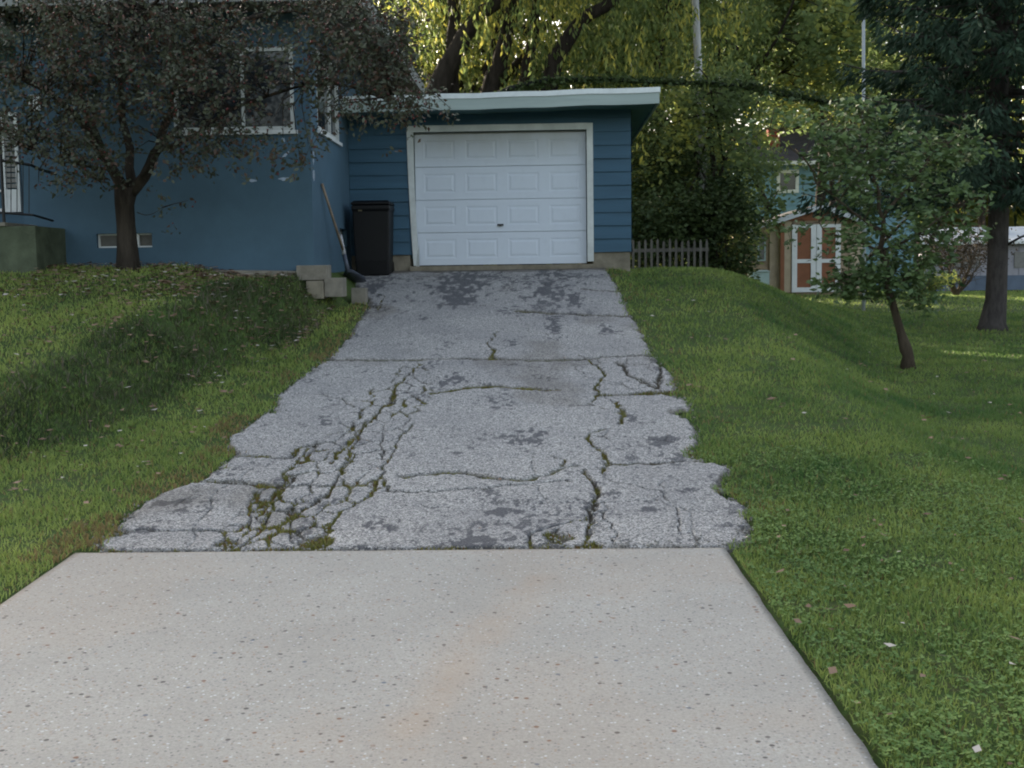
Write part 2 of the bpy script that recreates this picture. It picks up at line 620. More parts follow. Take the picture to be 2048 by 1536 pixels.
gx = axis([(-420, -40, 38), (-40, -12, 2), (-12, -7, .4), (-7, 7, .1), (7, 14, .3), (14, 50, 2), (50, 420, 37)])
gy = axis([(-60, 0, 5), (0, 3, .5), (3, 22, .1), (22, 45, .4), (45, 90, 3), (90, 420, 30)])
AX0, AX1 = -2.74, 1.02        # apron edges


def lawn_z(X, Y):
    z = zg(X, Y) + 0.012 * (fbm(X * 2.2, Y * 2.2, 3) - .5) * sstep(np.abs(X + .8), 1.5, 3)
    z = z - 0.07 * ((X > AX0 - .03) & (X < AX1 + .03 + .032 * (7.1 - Y)) & (Y < 7.15))
    return z


# driveway outline (points picked on the photograph's edge, laid on the slope)
right_px = [(1213, 541), (1240, 582), (1262, 632), (1276, 642), (1290, 680), (1307, 712), (1340, 745), (1356, 781), (1334, 788), (1368, 795),
            (1380, 812), (1378, 824), (1345, 826), (1375, 842), (1395, 856), (1404, 880), (1396, 903), (1385, 910), (1420, 925), (1455, 932),
            (1463, 952), (1440, 968), (1452, 990), (1485, 1003), (1503, 1024), (1508, 1048), (1503, 1080), (1480, 1108)]
left_px = [(690, 541), (700, 560), (718, 582), (735, 600), (737, 615), (711, 650), (690, 680), (660, 712), (652, 720), (622, 737), (598, 757),
           (568, 780), (552, 794), (547, 820), (522, 833), (500, 847), (470, 868), (450, 888), (476, 906), (447, 924), (425, 945), (400, 961),
           (340, 983), (305, 998), (272, 1016), (250, 1035), (236, 1048), (232, 1066), (180, 1080), (196, 1106)]
poly = [PG(x, y, zd_s)[:2] for x, y in right_px] + [PG(x, y, zd_s)[:2] for x, y in left_px[::-1]]
poly = [(p[0], min(p[1], 20.16)) for p in poly]
poly[0] = (poly[0][0], 20.16); poly[-1] = (-3.05, 20.16)
# the joint with the apron
nr = len(right_px)
YJ = 7.12
poly[nr - 1] = (poly[nr - 1][0], YJ); poly[nr] = (poly[nr][0], YJ)
poly = np.array(poly)


def in_drive(X, Y, grow=0.0):
    return inpoly(X, Y, poly)


CR = []   # (pixel polyline, half width m, moss)
def cr(pts, wdt=.012, moss=.5):
    CR.append((pts, wdt, moss))
def z6(pts):   # points measured in an enlarged crop
    return [(400 + u / 1.862, 500 + v / 1.862) for u, v in pts]
cr([(655, 721), (720, 722), (780, 722), (850, 720), (930, 719), (1010, 720), (1044, 722), (1100, 721), (1150, 720), (1200, 715), (1260, 713), (1315, 712)], .013, .35)
cr([(547, 789), (600, 788), (647, 792), (680, 800), (717, 822)], .016, .2)
cr(z6([(870, 540), (900, 533), (1000, 518), (1100, 515), (1160, 518), (1260, 522), (1330, 525)]), .014, .8)
cr(z6([(1480, 545), (1540, 540), (1600, 540), (1700, 532), (1790, 530)]), .02, .5)
cr(z6([(90, 765), (200, 768), (330, 772), (370, 740), (450, 716)]), .013, .6)
cr(z6([(1520, 805), (1600, 800), (1700, 796), (1820, 792), (1950, 796)]), .022, .35)
cr(z6([(760, 850), (800, 845), (860, 845), (900, 836), (950, 836), (1030, 845), (1080, 852), (1150, 862), (1230, 862), (1300, 845), (1360, 822), (1400, 815)]), .014, .7)
cr(z6([(690, 900), (780, 902), (880, 905), (1000, 900), (1150, 882), (1270, 875), (1370, 868)]), .008, .3)
cr(z6([(-20, 872), (60, 872), (160, 873), (250, 880), (300, 880)]), .018, .7)
cr(z6([(1410, 395), (1440, 405), (1480, 440), (1512, 468), (1480, 500), (1480, 535), (1440, 570), (1500, 600)]), .024, .9)
cr(z6([(1552, 570), (1560, 600), (1570, 625), (1560, 655)]), .034, 1)
cr(z6([(1490, 675), (1440, 692), (1455, 725), (1500, 765), (1530, 790), (1500, 830)]), .030, 1)
cr(z6([(1430, 830), (1455, 860), (1475, 890), (1485, 930), (1455, 960), (1450, 1000), (1435, 1050), (1430, 1085), (1425, 1120)]), .028, .8)
cr(z6([(1310, 770), (1350, 790), (1360, 815)]), .03, 1)
cr(z6([(1435, 1015), (1380, 1018), (1320, 1028), (1260, 1050), (1235, 1080), (1230, 1125)]), .022, .7)
cr(z6([(1330, 1040), (1340, 1080), (1400, 1110)]), .022, .8)
cr(z6([(1500, 940), (1490, 990), (1540, 1060), (1550, 1120)]), .009, .1)
cr(z6([(1480, 820), (1540, 870), (1700, 900), (1760, 960), (1800, 1060)]), .006, 0)
cr(z6([(1105, 305), (1078, 345), (1095, 380), (1092, 410)]), .026, .9)
cr(z6([(830, 425), (800, 445), (762, 478), (730, 520), (715, 560), (690, 590)]), .026, 1)
cr(z6([(700, 560), (650, 630), (600, 680), (550, 730), (520, 770), (480, 810)]), .028, 1)
cr(z6([(640, 560), (600, 600), (580, 640)]), .02, .9)
cr(z6([(800, 650), (760, 690), (715, 745), (700, 800), (680, 850), (690, 900)]), .02, .8)
cr(z6([(455, 716), (410, 740), (370, 775), (340, 825), (310, 880), (250, 940), (200, 975)]), .026, .8)
cr(z6([(620, 640), (560, 760), (520, 850), (490, 905), (400, 960), (330, 1010), (230, 1040)]), .018, .6)
cr(z6([(560, 800), (520, 850), (480, 925)]), .025, .9)
cr(z6([(670, 850), (640, 910), (560, 950), (500, 990), (475, 1060), (470, 1130)]), .024, .8)
cr(z6([(200, 900), (190, 960), (200, 1010), (150, 1040), (80, 1050), (100, 1110), (110, 1135)]), .022, .8)
cr(z6([(300, 900), (260, 1000), (180, 1080), (120, 1125)]), .020, .8)
cr(z6([(370, 930), (330, 1020), (350, 1090), (400, 1130)]), .012, .4)
cr(z6([(1380, 430), (1440, 480), (1560, 500), (1700, 480)]), .007, .2)
cr(z6([(1560, 420), (1600, 470), (1700, 520), (1720, 400)]), .007, .2)
cr(z6([(1420, 150), (1480, 155), (1570, 160)]), .016, .4)
cr(z6([(1190, 232), (1300, 240), (1450, 246), (1600, 248)]), .014, .4)
cr(z6([(905, 210), (1000, 205), (1080, 210)]), .012, .4)
cr(z6([(620, 160), (690, 175), (670, 200), (660, 230)]), .022, .9)
cr(z6([(590, 205), (700, 215), (740, 218)]), .01, .4)
cr(z6([(0, 1050), (50, 1046), (80, 1050)]), .01, .1)
cr([(372, 1105), (385, 1060), (420, 1020), (430, 985)], .006, 0)
cr([(240, 1060), (330, 1062), (440, 1060)], .006, 0)

zone1 = z6([(850, 418), (760, 425), (700, 480), (590, 545), (520, 640), (440, 720), (330, 800), (180, 930), (70, 1050), (100, 1135), (470, 1135), (495, 990), (690, 905), (705, 760), (800, 650), (880, 540)])
zone2 = z6([(1380, 400), (1690, 395), (1780, 525), (1560, 560), (1540, 820), (1500, 1000), (1560, 1130), (1230, 1130), (1430, 1000), (1450, 850), (1420, 650), (1420, 540)])
z1w = [tuple(PG(x, y, zd_s)[:2]) for x, y in zone1]
z2w = [tuple(PG(x, y, zd_s)[:2]) for x, y in zone2]

ax = np.arange(-3.1, 1.75, 0.0095)
ay = np.concatenate([np.arange(YJ + .004, 13, 0.013), np.arange(13, 20.17, 0.02)])
AXg, AYg = np.meshgrid(ax, ay)
AXg, AYg = AXg.ravel(), AYg.ravel()
# domain wobble
wx = AXg + .09 * (fbm(AXg * 3, AYg * 3, 11) - .5) + .075 * (fbm(AXg * 13, AYg * 9, 12, 3) - .5)
wy = AYg + .10 * (fbm(AXg * 3, AYg * 2, 13) - .5) + .10 * (fbm(AXg * 12, AYg * 7, 14, 3) - .5)
crack = np.zeros(len(AXg)); moss = np.zeros(len(AXg)); depth = np.zeros(len(AXg))
for pts, wdt, ms in CR:
    wp = [PG(x, y, zd_s)[:2] for x, y in pts]
    segs = [(wp[i][0], wp[i][1], wp[i + 1][0], wp[i + 1][1]) for i in range(len(wp) - 1)]
    d = segdist(wx, wy, segs)
    along = abs(wp[-1][1] - wp[0][1]) > .7 * abs(wp[-1][0] - wp[0][0])
    ww = wdt * (.62 if along else (2.7 + 1.6 * sstep(AYg, 9, 15))) * (.30 + 1.5 * fbm(AXg * 4, AYg * 2.5, 21))
    # cracks look foreshortened lengthwise, so the ones that run across are widened
    c = 1 - sstep(d, ww * .55, ww * 1.25)
    m = ms * c * sstep(fbm(AXg * 5, AYg * 4, 23), .62 - .35 * ms, .72 - .30 * ms)
    crack = np.maximum(crack, c); moss = np.maximum(moss, m)


def voro_edge(x, y, seed):
    ix, iy = np.floor(x), np.floor(y)
    d1 = np.full(x.shape, 9.0); p1x = np.zeros_like(x); p1y = np.zeros_like(x)
    pts = []
    for oy in (-1, 0, 1):
        for ox in (-1, 0, 1):
            cx, cy = ix + ox, iy + oy
            qx = cx + .12 + .76 * hash2(cx, cy, seed); qy = cy + .12 + .76 * hash2(cx, cy, seed + 5)
            pts.append((qx, qy))
            d = np.hypot(qx - x, qy - y)
            m = d < d1
            d1 = np.where(m, d, d1); p1x = np.where(m, qx, p1x); p1y = np.where(m, qy, p1y)
    e = np.full(x.shape, 9.0)
    for qx, qy in pts:
        dx, dy = qx - p1x, qy - p1y
        l = np.hypot(dx, dy)
        ok = l > 1e-5
        v = np.where(ok, ((p1x + qx) / 2 - x) * dx / np.maximum(l, 1e-5) + ((p1y + qy) / 2 - y) * dy / np.maximum(l, 1e-5), 9)
        e = np.minimum(e, v)
    return e


def soft_zone(zw, rad):
    inside = inpoly(AXg, AYg, zw)
    zz = [(zw[i][0], zw[i][1], zw[(i + 1) % len(zw)][0], zw[(i + 1) % len(zw)][1]) for i in range(len(zw))]
    d = segdist(AXg, AYg, zz)
    return np.where(inside, np.clip(d / rad, 0, 1), 0)


za = soft_zone(z1w, .10)
e = voro_edge(wx * 6.0, wy * 3.0, 31) / 6.0
big = fbm(AXg * 1.7, AYg * 1.2, 33)
ww = (.0045 + .013 * sstep(fbm(AXg * 3.1, AYg * 2.0, 35), .38, .68))
c = (1 - sstep(e, ww * .6, ww * 1.3)) * sstep(za, .0, .5) * (.6 + .4 * sstep(fbm(AXg * 2.3, AYg * 1.7, 37), .30, .48))
crack = np.maximum(crack, c)
moss = np.maximum(moss, c * sstep(fbm(AXg * 4, AYg * 3, 39), .42, .58) * .95)
zb = soft_zone(z2w, .10)
e = voro_edge(wx * 3.6, wy * 1.9, 41) / 3.6
c = (1 - sstep(e, .0028, .006)) * sstep(za * 0 + zb, .1, .6) * .8 * sstep(fbm(AXg * 2, AYg * 2, 43), .40, .55)
crack = np.maximum(crack, c)
# hairlines everywhere, rare
e = voro_edge(wx * .95, wy * .62, 51) / .95
c = (1 - sstep(e, .002, .0055)) * .55 * sstep(fbm(AXg * 1.3, AYg * 1.3, 53), .48, .6)
crack = np.maximum(crack, c)
# gap along the apron and the outer edge
crack = np.maximum(crack, 1 - sstep(AYg - YJ + .03 * (fbm(AXg * 9, AYg * 0 + 3, 55) - .5), .012, .040))
moss = np.maximum(moss, (1 - sstep(AYg - YJ, .01, .07)) * sstep(fbm(AXg * 3, AYg, 57), .45, .6))
# moss pockets at the joint
for mx, my, mr in ((630, 1085, .13), (455, 1085, .08), (1120, 1075, .12), (1090, 1100, .10), (1180, 1090, .07), (1270, 1105, .06)):
    q = PG(mx, my, zd_s)
    dq = np.hypot((AXg - q[0]), (AYg - q[1]) * .8) + .10 * (fbm(AXg * 9, AYg * 9, 58) - .5)
    k = 1 - sstep(dq, mr * .55, mr)
    crack = np.maximum(crack, k * .9); moss = np.maximum(moss, k * sstep(fbm(AXg * 12, AYg * 10, 59), .35, .6))
zp_ = [(poly[i][0], poly[i][1], poly[(i + 1) % len(poly)][0], poly[(i + 1) % len(poly)][1]) for i in range(len(poly))]
jit = .07 * (fbm(AXg * 5, AYg * 4, 61) - .5) + .10 * (fbm(AXg * 15, AYg * 11, 62, 3) - .5)
ed = segdist(AXg, AYg, zp_)
inside = inpoly(AXg, AYg, poly)
sdist = np.where(inside, ed, -ed) + np.where((AYg > YJ + .1) & (AYg < 20), jit, 0)
keep = (sdist > -.004) & (AYg <= 20.165)
dirt = (1 - sstep(sdist + .07 * (fbm(AXg * 7, AYg * 6, 63) - .5), .0, .07)) * .8
dirt = np.maximum(dirt, sstep(AYg + .5 * (fbm(AXg * 3, AYg * 5, 64) - .5), 19.70, 20.0) * .85)
dirt = np.maximum(dirt, sstep(fbm(AXg * .9, AYg * .6, 65), .62, .75) * .35)
# worn dark sealer: streaks down the wheel tracks near the garage and scattered blotches
u, _v = AXg, AYg
up = sstep(AYg, 14.5, 19)
sn = fbm(AXg * 3.2, AYg * 1.1, 71, 5)
fine = fbm(AXg * 26, AYg * 14, 72, 4)
track = np.exp(-((AXg + 1.25 + .05 * (AYg - 18)) / .27) ** 2) + .9 * np.exp(-((AXg - .05 + .0 * AYg) / .26) ** 2) + .45 * np.exp(-((AXg + 2.4) / .4) ** 2)
f2 = fbm(AXg * 15, AYg * 6, 75, 4)
seal = sstep(AYg, 13.5, 18) * sstep(f2 * .55 + sn * .45 + .26 * np.clip(track, 0, 1) * up - .04, .48, .72)
seal = np.maximum(seal, np.exp(-((AYg - 19.3) / .35) ** 2) * sstep(f2 * .5 + .5 * fbm(AXg * 2, AYg * 4, 77), .42, .62) * .75)
spots = sstep(fbm(AXg * 2.6, AYg * 1.6, 73, 3), .56, .72) * sstep(fine, .44, .62)
seal = np.maximum(seal, .85 * spots)
for mx, my, mrx, mry in ((960, 1085, .22, .16), (760, 1050, .12, .14), (1000, 1025, .2, .1), (730, 1095, .08, .05), (1320, 885, .16, .25), (1465, 1050, .08, .08),
                         (900, 765, .12, .35), (1090, 1090, .07, .08), (1295, 1020, .07, .1), (1375, 985, .12, .08), (1150, 600, .12, .9), (1110, 655, .12, .8),
                         (1060, 880, .2, .3), (920, 910, .08, .1), (1215, 660, .1, .3), (330, 1010, .12, .1), (280, 1060, .10, .2)):
    q = PG(mx, my, zd_s)
    k = np.exp(-((AXg - q[0]) / mrx) ** 2 - ((AYg - q[1]) / mry) ** 2)
    seal = np.maximum(seal, .95 * sstep(k * .85 + (fine - .5) * 1.6 + (fbm(AXg * 9, AYg * 7, 74) - .5) * .8, .25, .75))
seal = np.clip(seal, 0, .95)


def asp_z(X, Y):
    z = zd(Y) + .004 + .018 * (fbm(X * 1.1, Y * .9, 81, 2) - .5) + .010 * (fbm(X * 3.5, Y * 3, 82, 2) - .5)
    z = z + .022 * (((Y + .5 * fbm(X * .8, Y * 0, 83)) / 1.9) % 1.0) * sstep(Y, 7.5, 8.5) - .03 * crack
    z = z - .035 * (1 - sstep(sdist, 0.0, .06)) * (Y < 19.9)
    return z


drive = grid_mesh('driveway', ax, ay, asp_z, MAT['asphalt'], keep=keep,
                  attrs={'crack': crack, 'moss': moss, 'seal': seal, 'dirt': dirt})
tag(drive, kind='structure', label='cracked grey asphalt driveway climbing to the garage')

# ground sheet: lowered under the paving
def ground_z(X, Y):
    z = lawn_z(X, Y)
    return z - .05 * inpoly(X, Y, poly)


ground = grid_mesh('lawn', gx, gy, ground_z, MAT['lawn'])
tag(ground, kind='structure', label='grass covered ground sloping up to the houses')

# concrete apron
cx = np.concatenate([[AX0 - .02], np.arange(AX0, AX1, .04), [AX1, AX1 + .02]])
cyy = np.concatenate([np.arange(-3, 7.08, .04), [7.085, 7.10]])
CXg, CYg = np.meshgrid(cx, cyy); CXg, CYg = CXg.ravel(), CYg.ravel()
a0, a1 = PG(1080, 1160, lambda x, y: float(zc(y))), PG(930, 1300, lambda x, y: float(zc(y)))
a2 = PG(810, 1440, lambda x, y: float(zc(y))); a3 = PG(760, 1540, lambda x, y: float(zc(y)))
rs = segdist(CXg, CYg, [(a0[0], a0[1], a1[0], a1[1]), (a1[0], a1[1], a2[0], a2[1]), (a2[0], a2[1], a3[0], a3[1])])
rust = np.exp(-(rs / .13) ** 2) * (.45 + .55 * sstep(fbm(CXg * 5, CYg * 4, 91), .3, .7)) * .30
rust = np.maximum(rust, .10 * sstep(fbm(CXg * 1.4, CYg * 1.2, 92), .5, .7))
edm = np.minimum(np.minimum(CXg - AX0, AX1 - CXg), 7.10 - CYg)
edg = (1 - sstep(edm + .02 * (fbm(CXg * 9, CYg * 9, 93) - .5), -.01, .03)) * .6


def con_z(X, Y):
    z = zc(Y) + .012 + .004 * (fbm(X * 2, Y * 2, 94) - .5)
    z = np.where((X < AX0 - .01) | (X > AX1 + .01) | (Y > 7.095), z - .06, z)
    return z


ap = grid_mesh('apron_pavement', cx, cyy, con_z, MAT['concrete'], attrs={'rust': rust, 'edge': edg})
V = np.empty(len(ap.data.vertices) * 3, np.float32); ap.data.vertices.foreach_get('co', V); V = V.reshape(-1, 3)
mr = V[:, 0] > AX1 - .02; V[mr, 0] += .018 * (fbm(V[mr, 1] * 6, V[mr, 1] * 0, 95) - .5)
V[:, 0] += .032 * (7.1 - V[:, 1]) * np.clip((V[:, 0] - AX0) / (AX1 - AX0), 0, 1)
ap.data.vertices.foreach_set('co', V.ravel()); ap.data.update()
tag(ap, kind='structure', label='pale concrete apron at the foot of the driveway')

# far road beyond the neighbour's yard
rd = MB()
rd.add([(30, 61.5, .60), (-60, 61.5, .60), (-60, 55.5, .60), (30, 55.5, .60)], [(0, 1, 2, 3)])

# ------------------------------------------------------------------ grass
def blades(name, X, Y, Z, h, wd_, lean, mat, kind_='blade', attrs_rnd=None, n_seg=1, parent=None):
    n = len(X)
    a = rng.uniform(0, 2 * math.pi, n)
    tilt = rng.uniform(0, 1, n) ** .7 * lean
    la = rng.uniform(0, 2 * math.pi, n)
    hx, hy = np.cos(a) * wd_ / 2, np.sin(a) * wd_ / 2
    tx, ty, tz = np.sin(tilt) * np.cos(la) * h, np.sin(tilt) * np.sin(la) * h, np.cos(tilt) * h
    B0 = np.stack([X - hx, Y - hy, Z - .005], 1); B1 = np.stack([X + hx, Y + hy, Z - .005], 1)
    m = .5
    M0 = np.stack([X - hx * .85 + tx * .35, Y - hy * .85 + ty * .35, Z + tz * m], 1)
    M1 = np.stack([X + hx * .85 + tx * .35, Y + hy * .85 + ty * .35, Z + tz * m], 1)
    T0 = np.stack([X + tx - hx * .12, Y + ty - hy * .12, Z + tz * .93], 1)
    T1 = np.stack([X + tx + hx * .12, Y + ty + hy * .12, Z + tz * .93], 1)
    V = np.stack([B0, B1, M1, M0, T1, T0], 1).reshape(-1, 3)
    b = np.arange(n)[:, None] * 6
    Fq = np.concatenate([b + [[0, 1, 2, 3]], b + [[3, 2, 4, 5]]], 0)
    r = np.repeat(rng.uniform(0, 1, n) if attrs_rnd is None else attrs_rnd, 6)
    return np_mesh(name, V, Fq, mat, parent=parent, attrs={'rnd': r})


def visible(X, Y, Z, mar=60):
    P = np.stack([X, Y, Z], 1) - CAM
    w_ = P @ fw
    px = 1024 + F * (P @ RT) / w_; py = 768 - F * (P @ UP) / w_
    return (w_ > .3) & (px > -mar - 250) & (px < 2048 + mar + 250) & (py > -mar) & (py < 1536 + mar + 200)


HX0, HX1 = -7.15, -3.12


def scatter(x0, x1, y0, y1, dens):
    n = int((x1 - x0) * (y1 - y0) * dens)
    X = rng.uniform(x0, x1, n); Y = rng.uniform(y0, y1, n)
    dd_ = segdist(X, Y, zp_)
    ok = ~in_drive(X, Y) | (dd_ < .09 * sstep(fbm(X * 6, Y * 5, 66), .42, .62))
    ok &= ~((X > AX0 - .01 + .03 * (vnoise(Y * 6, Y * 0) - .3)) & (X < AX1 + .01 + .032 * (7.1 - Y) - .02 * vnoise(Y * 7, Y * 0 + 2)) & (Y < 7.12))
    ok &= ~((X < HX1 + .05) & (Y > 16.75)) & ~((X > -3.3) & (X < 1.42) & (Y > 20.05) & (Y < 26.5))
    X, Y = X[ok], Y[ok]
    Z = np.where(in_drive(X, Y), zd(Y) - .005, lawn_z(X, Y))
    v = visible(X, Y, Z)
    return X[v], Y[v], Z[v]


parts = []
for (x0, x1, y0, y1, dn) in ((.9, 4.2, 3.3, 7, 4200), (.9, 5, 7, 10, 2400), (.9, 7, 10, 14, 1200), (.9, 10, 14, 20.3, 600), (1.4, 14, 20.3, 30, 260), (3, 26, 30, 56, 70),
                            (-5.5, -2.5, 4.5, 8, 3600), (-7, -2.2, 8, 11, 2400), (-8.5, -2.2, 11, 14, 1300), (-9, -2.2, 14, 17.2, 800)):
    parts.append(scatter(x0, x1, y0, y1, dn))
GX = np.concatenate([p[0] for p in parts]); GY = np.concatenate([p[1] for p in parts]); GZ = np.concatenate([p[2] for p in parts])
cl = fbm(GX * 3, GY * 3, 101)
dist = GY
hh = (.028 + .0011 * dist + .014 * rng.uniform(0, 1, len(GX))) * (.65 + .7 * cl)
wd_ = .0040 + .00055 * dist
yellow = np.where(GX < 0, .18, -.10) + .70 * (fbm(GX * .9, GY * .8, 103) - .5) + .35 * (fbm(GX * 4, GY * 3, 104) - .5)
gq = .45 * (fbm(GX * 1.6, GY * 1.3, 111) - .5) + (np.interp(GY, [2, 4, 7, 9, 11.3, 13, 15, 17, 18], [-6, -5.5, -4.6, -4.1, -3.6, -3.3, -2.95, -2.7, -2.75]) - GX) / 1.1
yellow = yellow - .75 * sstep(gq, .0, .25) * (1 - sstep(gq, .75, 1.0)) * (GX < 0) + .60 * sstep(gq, .85, 1.3) * (GX < 0)  # bank shade toned in as darker blades, lit upper lawn as brighter yellow ones
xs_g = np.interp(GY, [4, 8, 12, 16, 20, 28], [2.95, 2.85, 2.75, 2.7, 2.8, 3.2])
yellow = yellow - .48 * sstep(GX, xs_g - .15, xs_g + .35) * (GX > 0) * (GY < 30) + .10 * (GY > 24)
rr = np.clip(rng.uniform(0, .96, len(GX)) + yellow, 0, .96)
de = segdist(GX, GY, zp_)
brn = (1 - sstep(de, .05, .95)) * sstep(fbm(GX * 2.3, GY * 1.6, 105), .36, .58) * np.where(GX < 0, .70, .22)
rr = np.where(rng.uniform(0, 1, len(GX)) < .02 + .03 * (GX < 0) + brn, .99, rr)
thin = rng.uniform(0, 1, len(GX)) < .35 + .75 * sstep(cl, .25, .5)
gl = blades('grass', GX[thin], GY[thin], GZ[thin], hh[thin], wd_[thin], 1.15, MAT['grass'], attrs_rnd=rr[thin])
tag(gl, kind='stuff', label='short mown grass on both sides of the driveway')

# clover on the right, near the camera
X, Y, Z = scatter(.95, 4.4, 3.2, 9.5, 1500)
k = sstep(fbm(X * 1.6, Y * 1.6, 107), .40, .58) * (1 - .6 * sstep(Y, 5.5, 9)) + .18 > rng.uniform(0, 1, len(X))
X, Y, Z = X[k], Y[k], Z[k]
n = len(X)
hC = rng.uniform(.012, .048, n)
vs = []; rC = []
base_r = rng.uniform(0, 1, n); a0_ = rng.uniform(0, 6.28, n); sC = rng.uniform(.006, .018, n)
for j in range(3):
    aa = a0_ + j * 2.094
    dx, dy = np.cos(aa) * sC, np.sin(aa) * sC
    tz_ = rng.uniform(-.4, .5, n) * sC
    P0 = np.stack([X, Y, Z + hC], 1)
    P1 = np.stack([X + dx * .7 - dy * .55, Y + dy * .7 + dx * .55, Z + hC + tz_ + .002], 1)
    P2 = np.stack([X + dx * 1.25, Y + dy * 1.25, Z + hC + tz_ * 1.2], 1)
    P3 = np.stack([X + dx * .7 + dy * .55, Y + dy * .7 - dx * .55, Z + hC + tz_ - .002], 1)
    vs.append(np.stack([P0, P1, P2, P3], 1).reshape(-1, 3)); rC.append(np.repeat(base_r, 4))
V = np.concatenate(vs); Fq = np.arange(len(V)).reshape(-1, 4)
cv = np_mesh('clover_foliage', V, Fq, MAT['clover'], attrs={'rnd': np.concatenate(rC)})
tag(cv, kind='stuff', label='clover leaves among the grass at the right of the concrete')

# long unmown grass on the left bank
X, Y, Z = scatter(-7, -2.6, 7.2, 17.0, 1700)
xf = np.interp(Y, [2, 4, 7, 9, 11.3, 13, 15, 17, 18], [-6, -5.5, -4.6, -4.1, -3.6, -3.3, -2.95, -2.7, -2.75])
wdd = np.interp(Y, [4, 9, 11.3, 13, 15, 16.6, 17.2], [1.0, .9, .95, .9, .8, .6, .35])
q = (xf - X) / wdd + .9 * (fbm(X * 1.6, Y * 1.3, 111) - .5) + .3 * (fbm(X * 6, Y * 5, 112) - .5)
k = (sstep(q, -.1, .5) * (1 - sstep(q, .6, 1.15))) * (.7 + .3 * sstep(fbm(X * 3, Y * 3, 114), .3, .6)) > rng.uniform(0, 1, len(X))
X, Y, Z = X[k], Y[k], Z[k]
lg = blades('bank_grass', X, Y, Z, rng.uniform(.05, .14, len(X)) * (.6 + .8 * fbm(X * 2, Y * 2, 113)), np.full(len(X), .010), 1.2, MAT['longgrass'])
tag(lg, kind='stuff', label='long dark grass on the bank left of the driveway')

# loose crumbs of asphalt and grit along the broken edges and cracks
gi = np.where(keep & (((sdist < .10) & (sdist > .0)) | ((crack > .3) & (moss < .3)) | ((AYg > 19.5) & (fine > .5))))[0]
gi = rng.choice(gi, 5200, replace=False)
X = AXg[gi] + rng.normal(0, .03, len(gi)); Y = AYg[gi] + rng.normal(0, .03, len(gi))
sz_ = rng.uniform(.003, .011, len(gi))
ico_v = np.array([(0, 0, 1), (1, 0, 0), (0, 1, 0), (-1, 0, 0), (0, -1, 0), (0, 0, -1)], float)
ico_f = np.array([(0, 1, 2), (0, 2, 3), (0, 3, 4), (0, 4, 1), (5, 2, 1), (5, 3, 2), (5, 4, 3), (5, 1, 4)])
V = np.stack([X, Y, zd(Y) + .002], 1)[:, None, :] + ico_v[None] * sz_[:, None, None] * rng.uniform(.6, 1.3, (len(gi), 6, 1))
MAT['grit'] = simple('grey_grit', (.24, .23, .21), .95, .1, .6, 30, 0)
gr_ = np_mesh('gravel', V.reshape(-1, 3), (np.arange(len(gi))[:, None, None] * 6 + ico_f[None]).reshape(-1, 3), MAT['grit'])
tag(gr_, kind='stuff', label='loose grit and asphalt crumbs along the driveway edges')

# moss and small weeds in the cracks
mi = np.where(keep & (moss > .45) & (sdist > .0))[0]
mi = rng.choice(mi, min(len(mi), 20000), replace=False)
X = AXg[mi] + rng.normal(0, .006, len(mi)); Y = AYg[mi] + rng.normal(0, .008, len(mi))
Z = zd(Y) - .012
mo = blades('moss', X, Y, Z, rng.uniform(.010, .034, len(X)), rng.uniform(.006, .012, len(X)), 1.3, MAT['moss'])
tag(mo, kind='stuff', label='moss and small weeds growing in the driveway cracks')

# fallen leaves
def leaf_litter(name, X, Y, Z, size, mat):
    n = len(X)
    a = rng.uniform(0, 6.28, n)
    dx, dy = np.cos(a) * size, np.sin(a) * size
    l = rng.uniform(-.5, .5, (n, 3)) * size[:, None]
    Z = Z + rng.uniform(.0, .035, n)
    P0 = np.stack([X - dx, Y - dy, Z + .01 + np.abs(l[:, 0])], 1)
    P1 = np.stack([X - dy * .6, Y + dx * .6, Z + .012 + np.abs(l[:, 1])], 1)
    P2 = np.stack([X + dx, Y + dy, Z + .01 + np.abs(l[:, 2])], 1)
    P3 = np.stack([X + dy * .6, Y - dx * .6, Z + .012], 1)
    V = np.stack([P0, P1, P2, P3], 1).reshape(-1, 3)
    return np_mesh(name, V, np.arange(4 * n).reshape(-1, 4), mat, attrs={'rnd': np.repeat(rng.uniform(0, 1, n), 4)})


L = []
for (x0, x1, y0, y1, dn) in ((1.0, 4.5, 3.4, 9, 7), (1.2, 8, 9, 18, 3.5), (-5.5, -2.8, 7.5, 12, 16), (-8, -2.8, 12, 17, 16), (-6.4, -4.0, 14.0, 16.7, 150), (-4.6, -2.8, 14.0, 17, 170), (-5, -3.3, 12, 14, 60)):
    L.append(scatter(x0, x1, y0, y1, dn))
X = np.concatenate([p[0] for p in L]); Y = np.concatenate([p[1] for p in L]); Z = np.concatenate([p[2] for p in L])
# picked pale leaves on the left verge
pk = [(192, 852), (215, 868), (240, 872), (262, 868), (243, 903), (85, 890), (100, 875), (6, 885), (35, 980), (32, 997), (312, 725), (590, 632), (400, 805), (372, 807), (120, 915), (128, 925),
      (1740, 775), (1455, 862), (1690, 850), (1910, 940), (2030, 1300), (1560, 1160), (1660, 1240), (1700, 1232), (1595, 1270), (1665, 1370)]
pp = [PG(x, y, zg_s) for x, y in pk]
X = np.concatenate([X, [p[0] for p in pp]]); Y = np.concatenate([Y, [p[1] for p in pp]]); Z = lawn_z(X, Y) + .02
sz = rng.uniform(.012, .030, len(X)) * (1 + .5 * (Y > 11)); sz[-len(pk):] = .034
fl = leaf_litter('fallen_leaves', X, Y, Z, sz, MAT['fallen'])
tag(fl, kind='stuff', label='dry brown and pale leaves fallen on the grass')
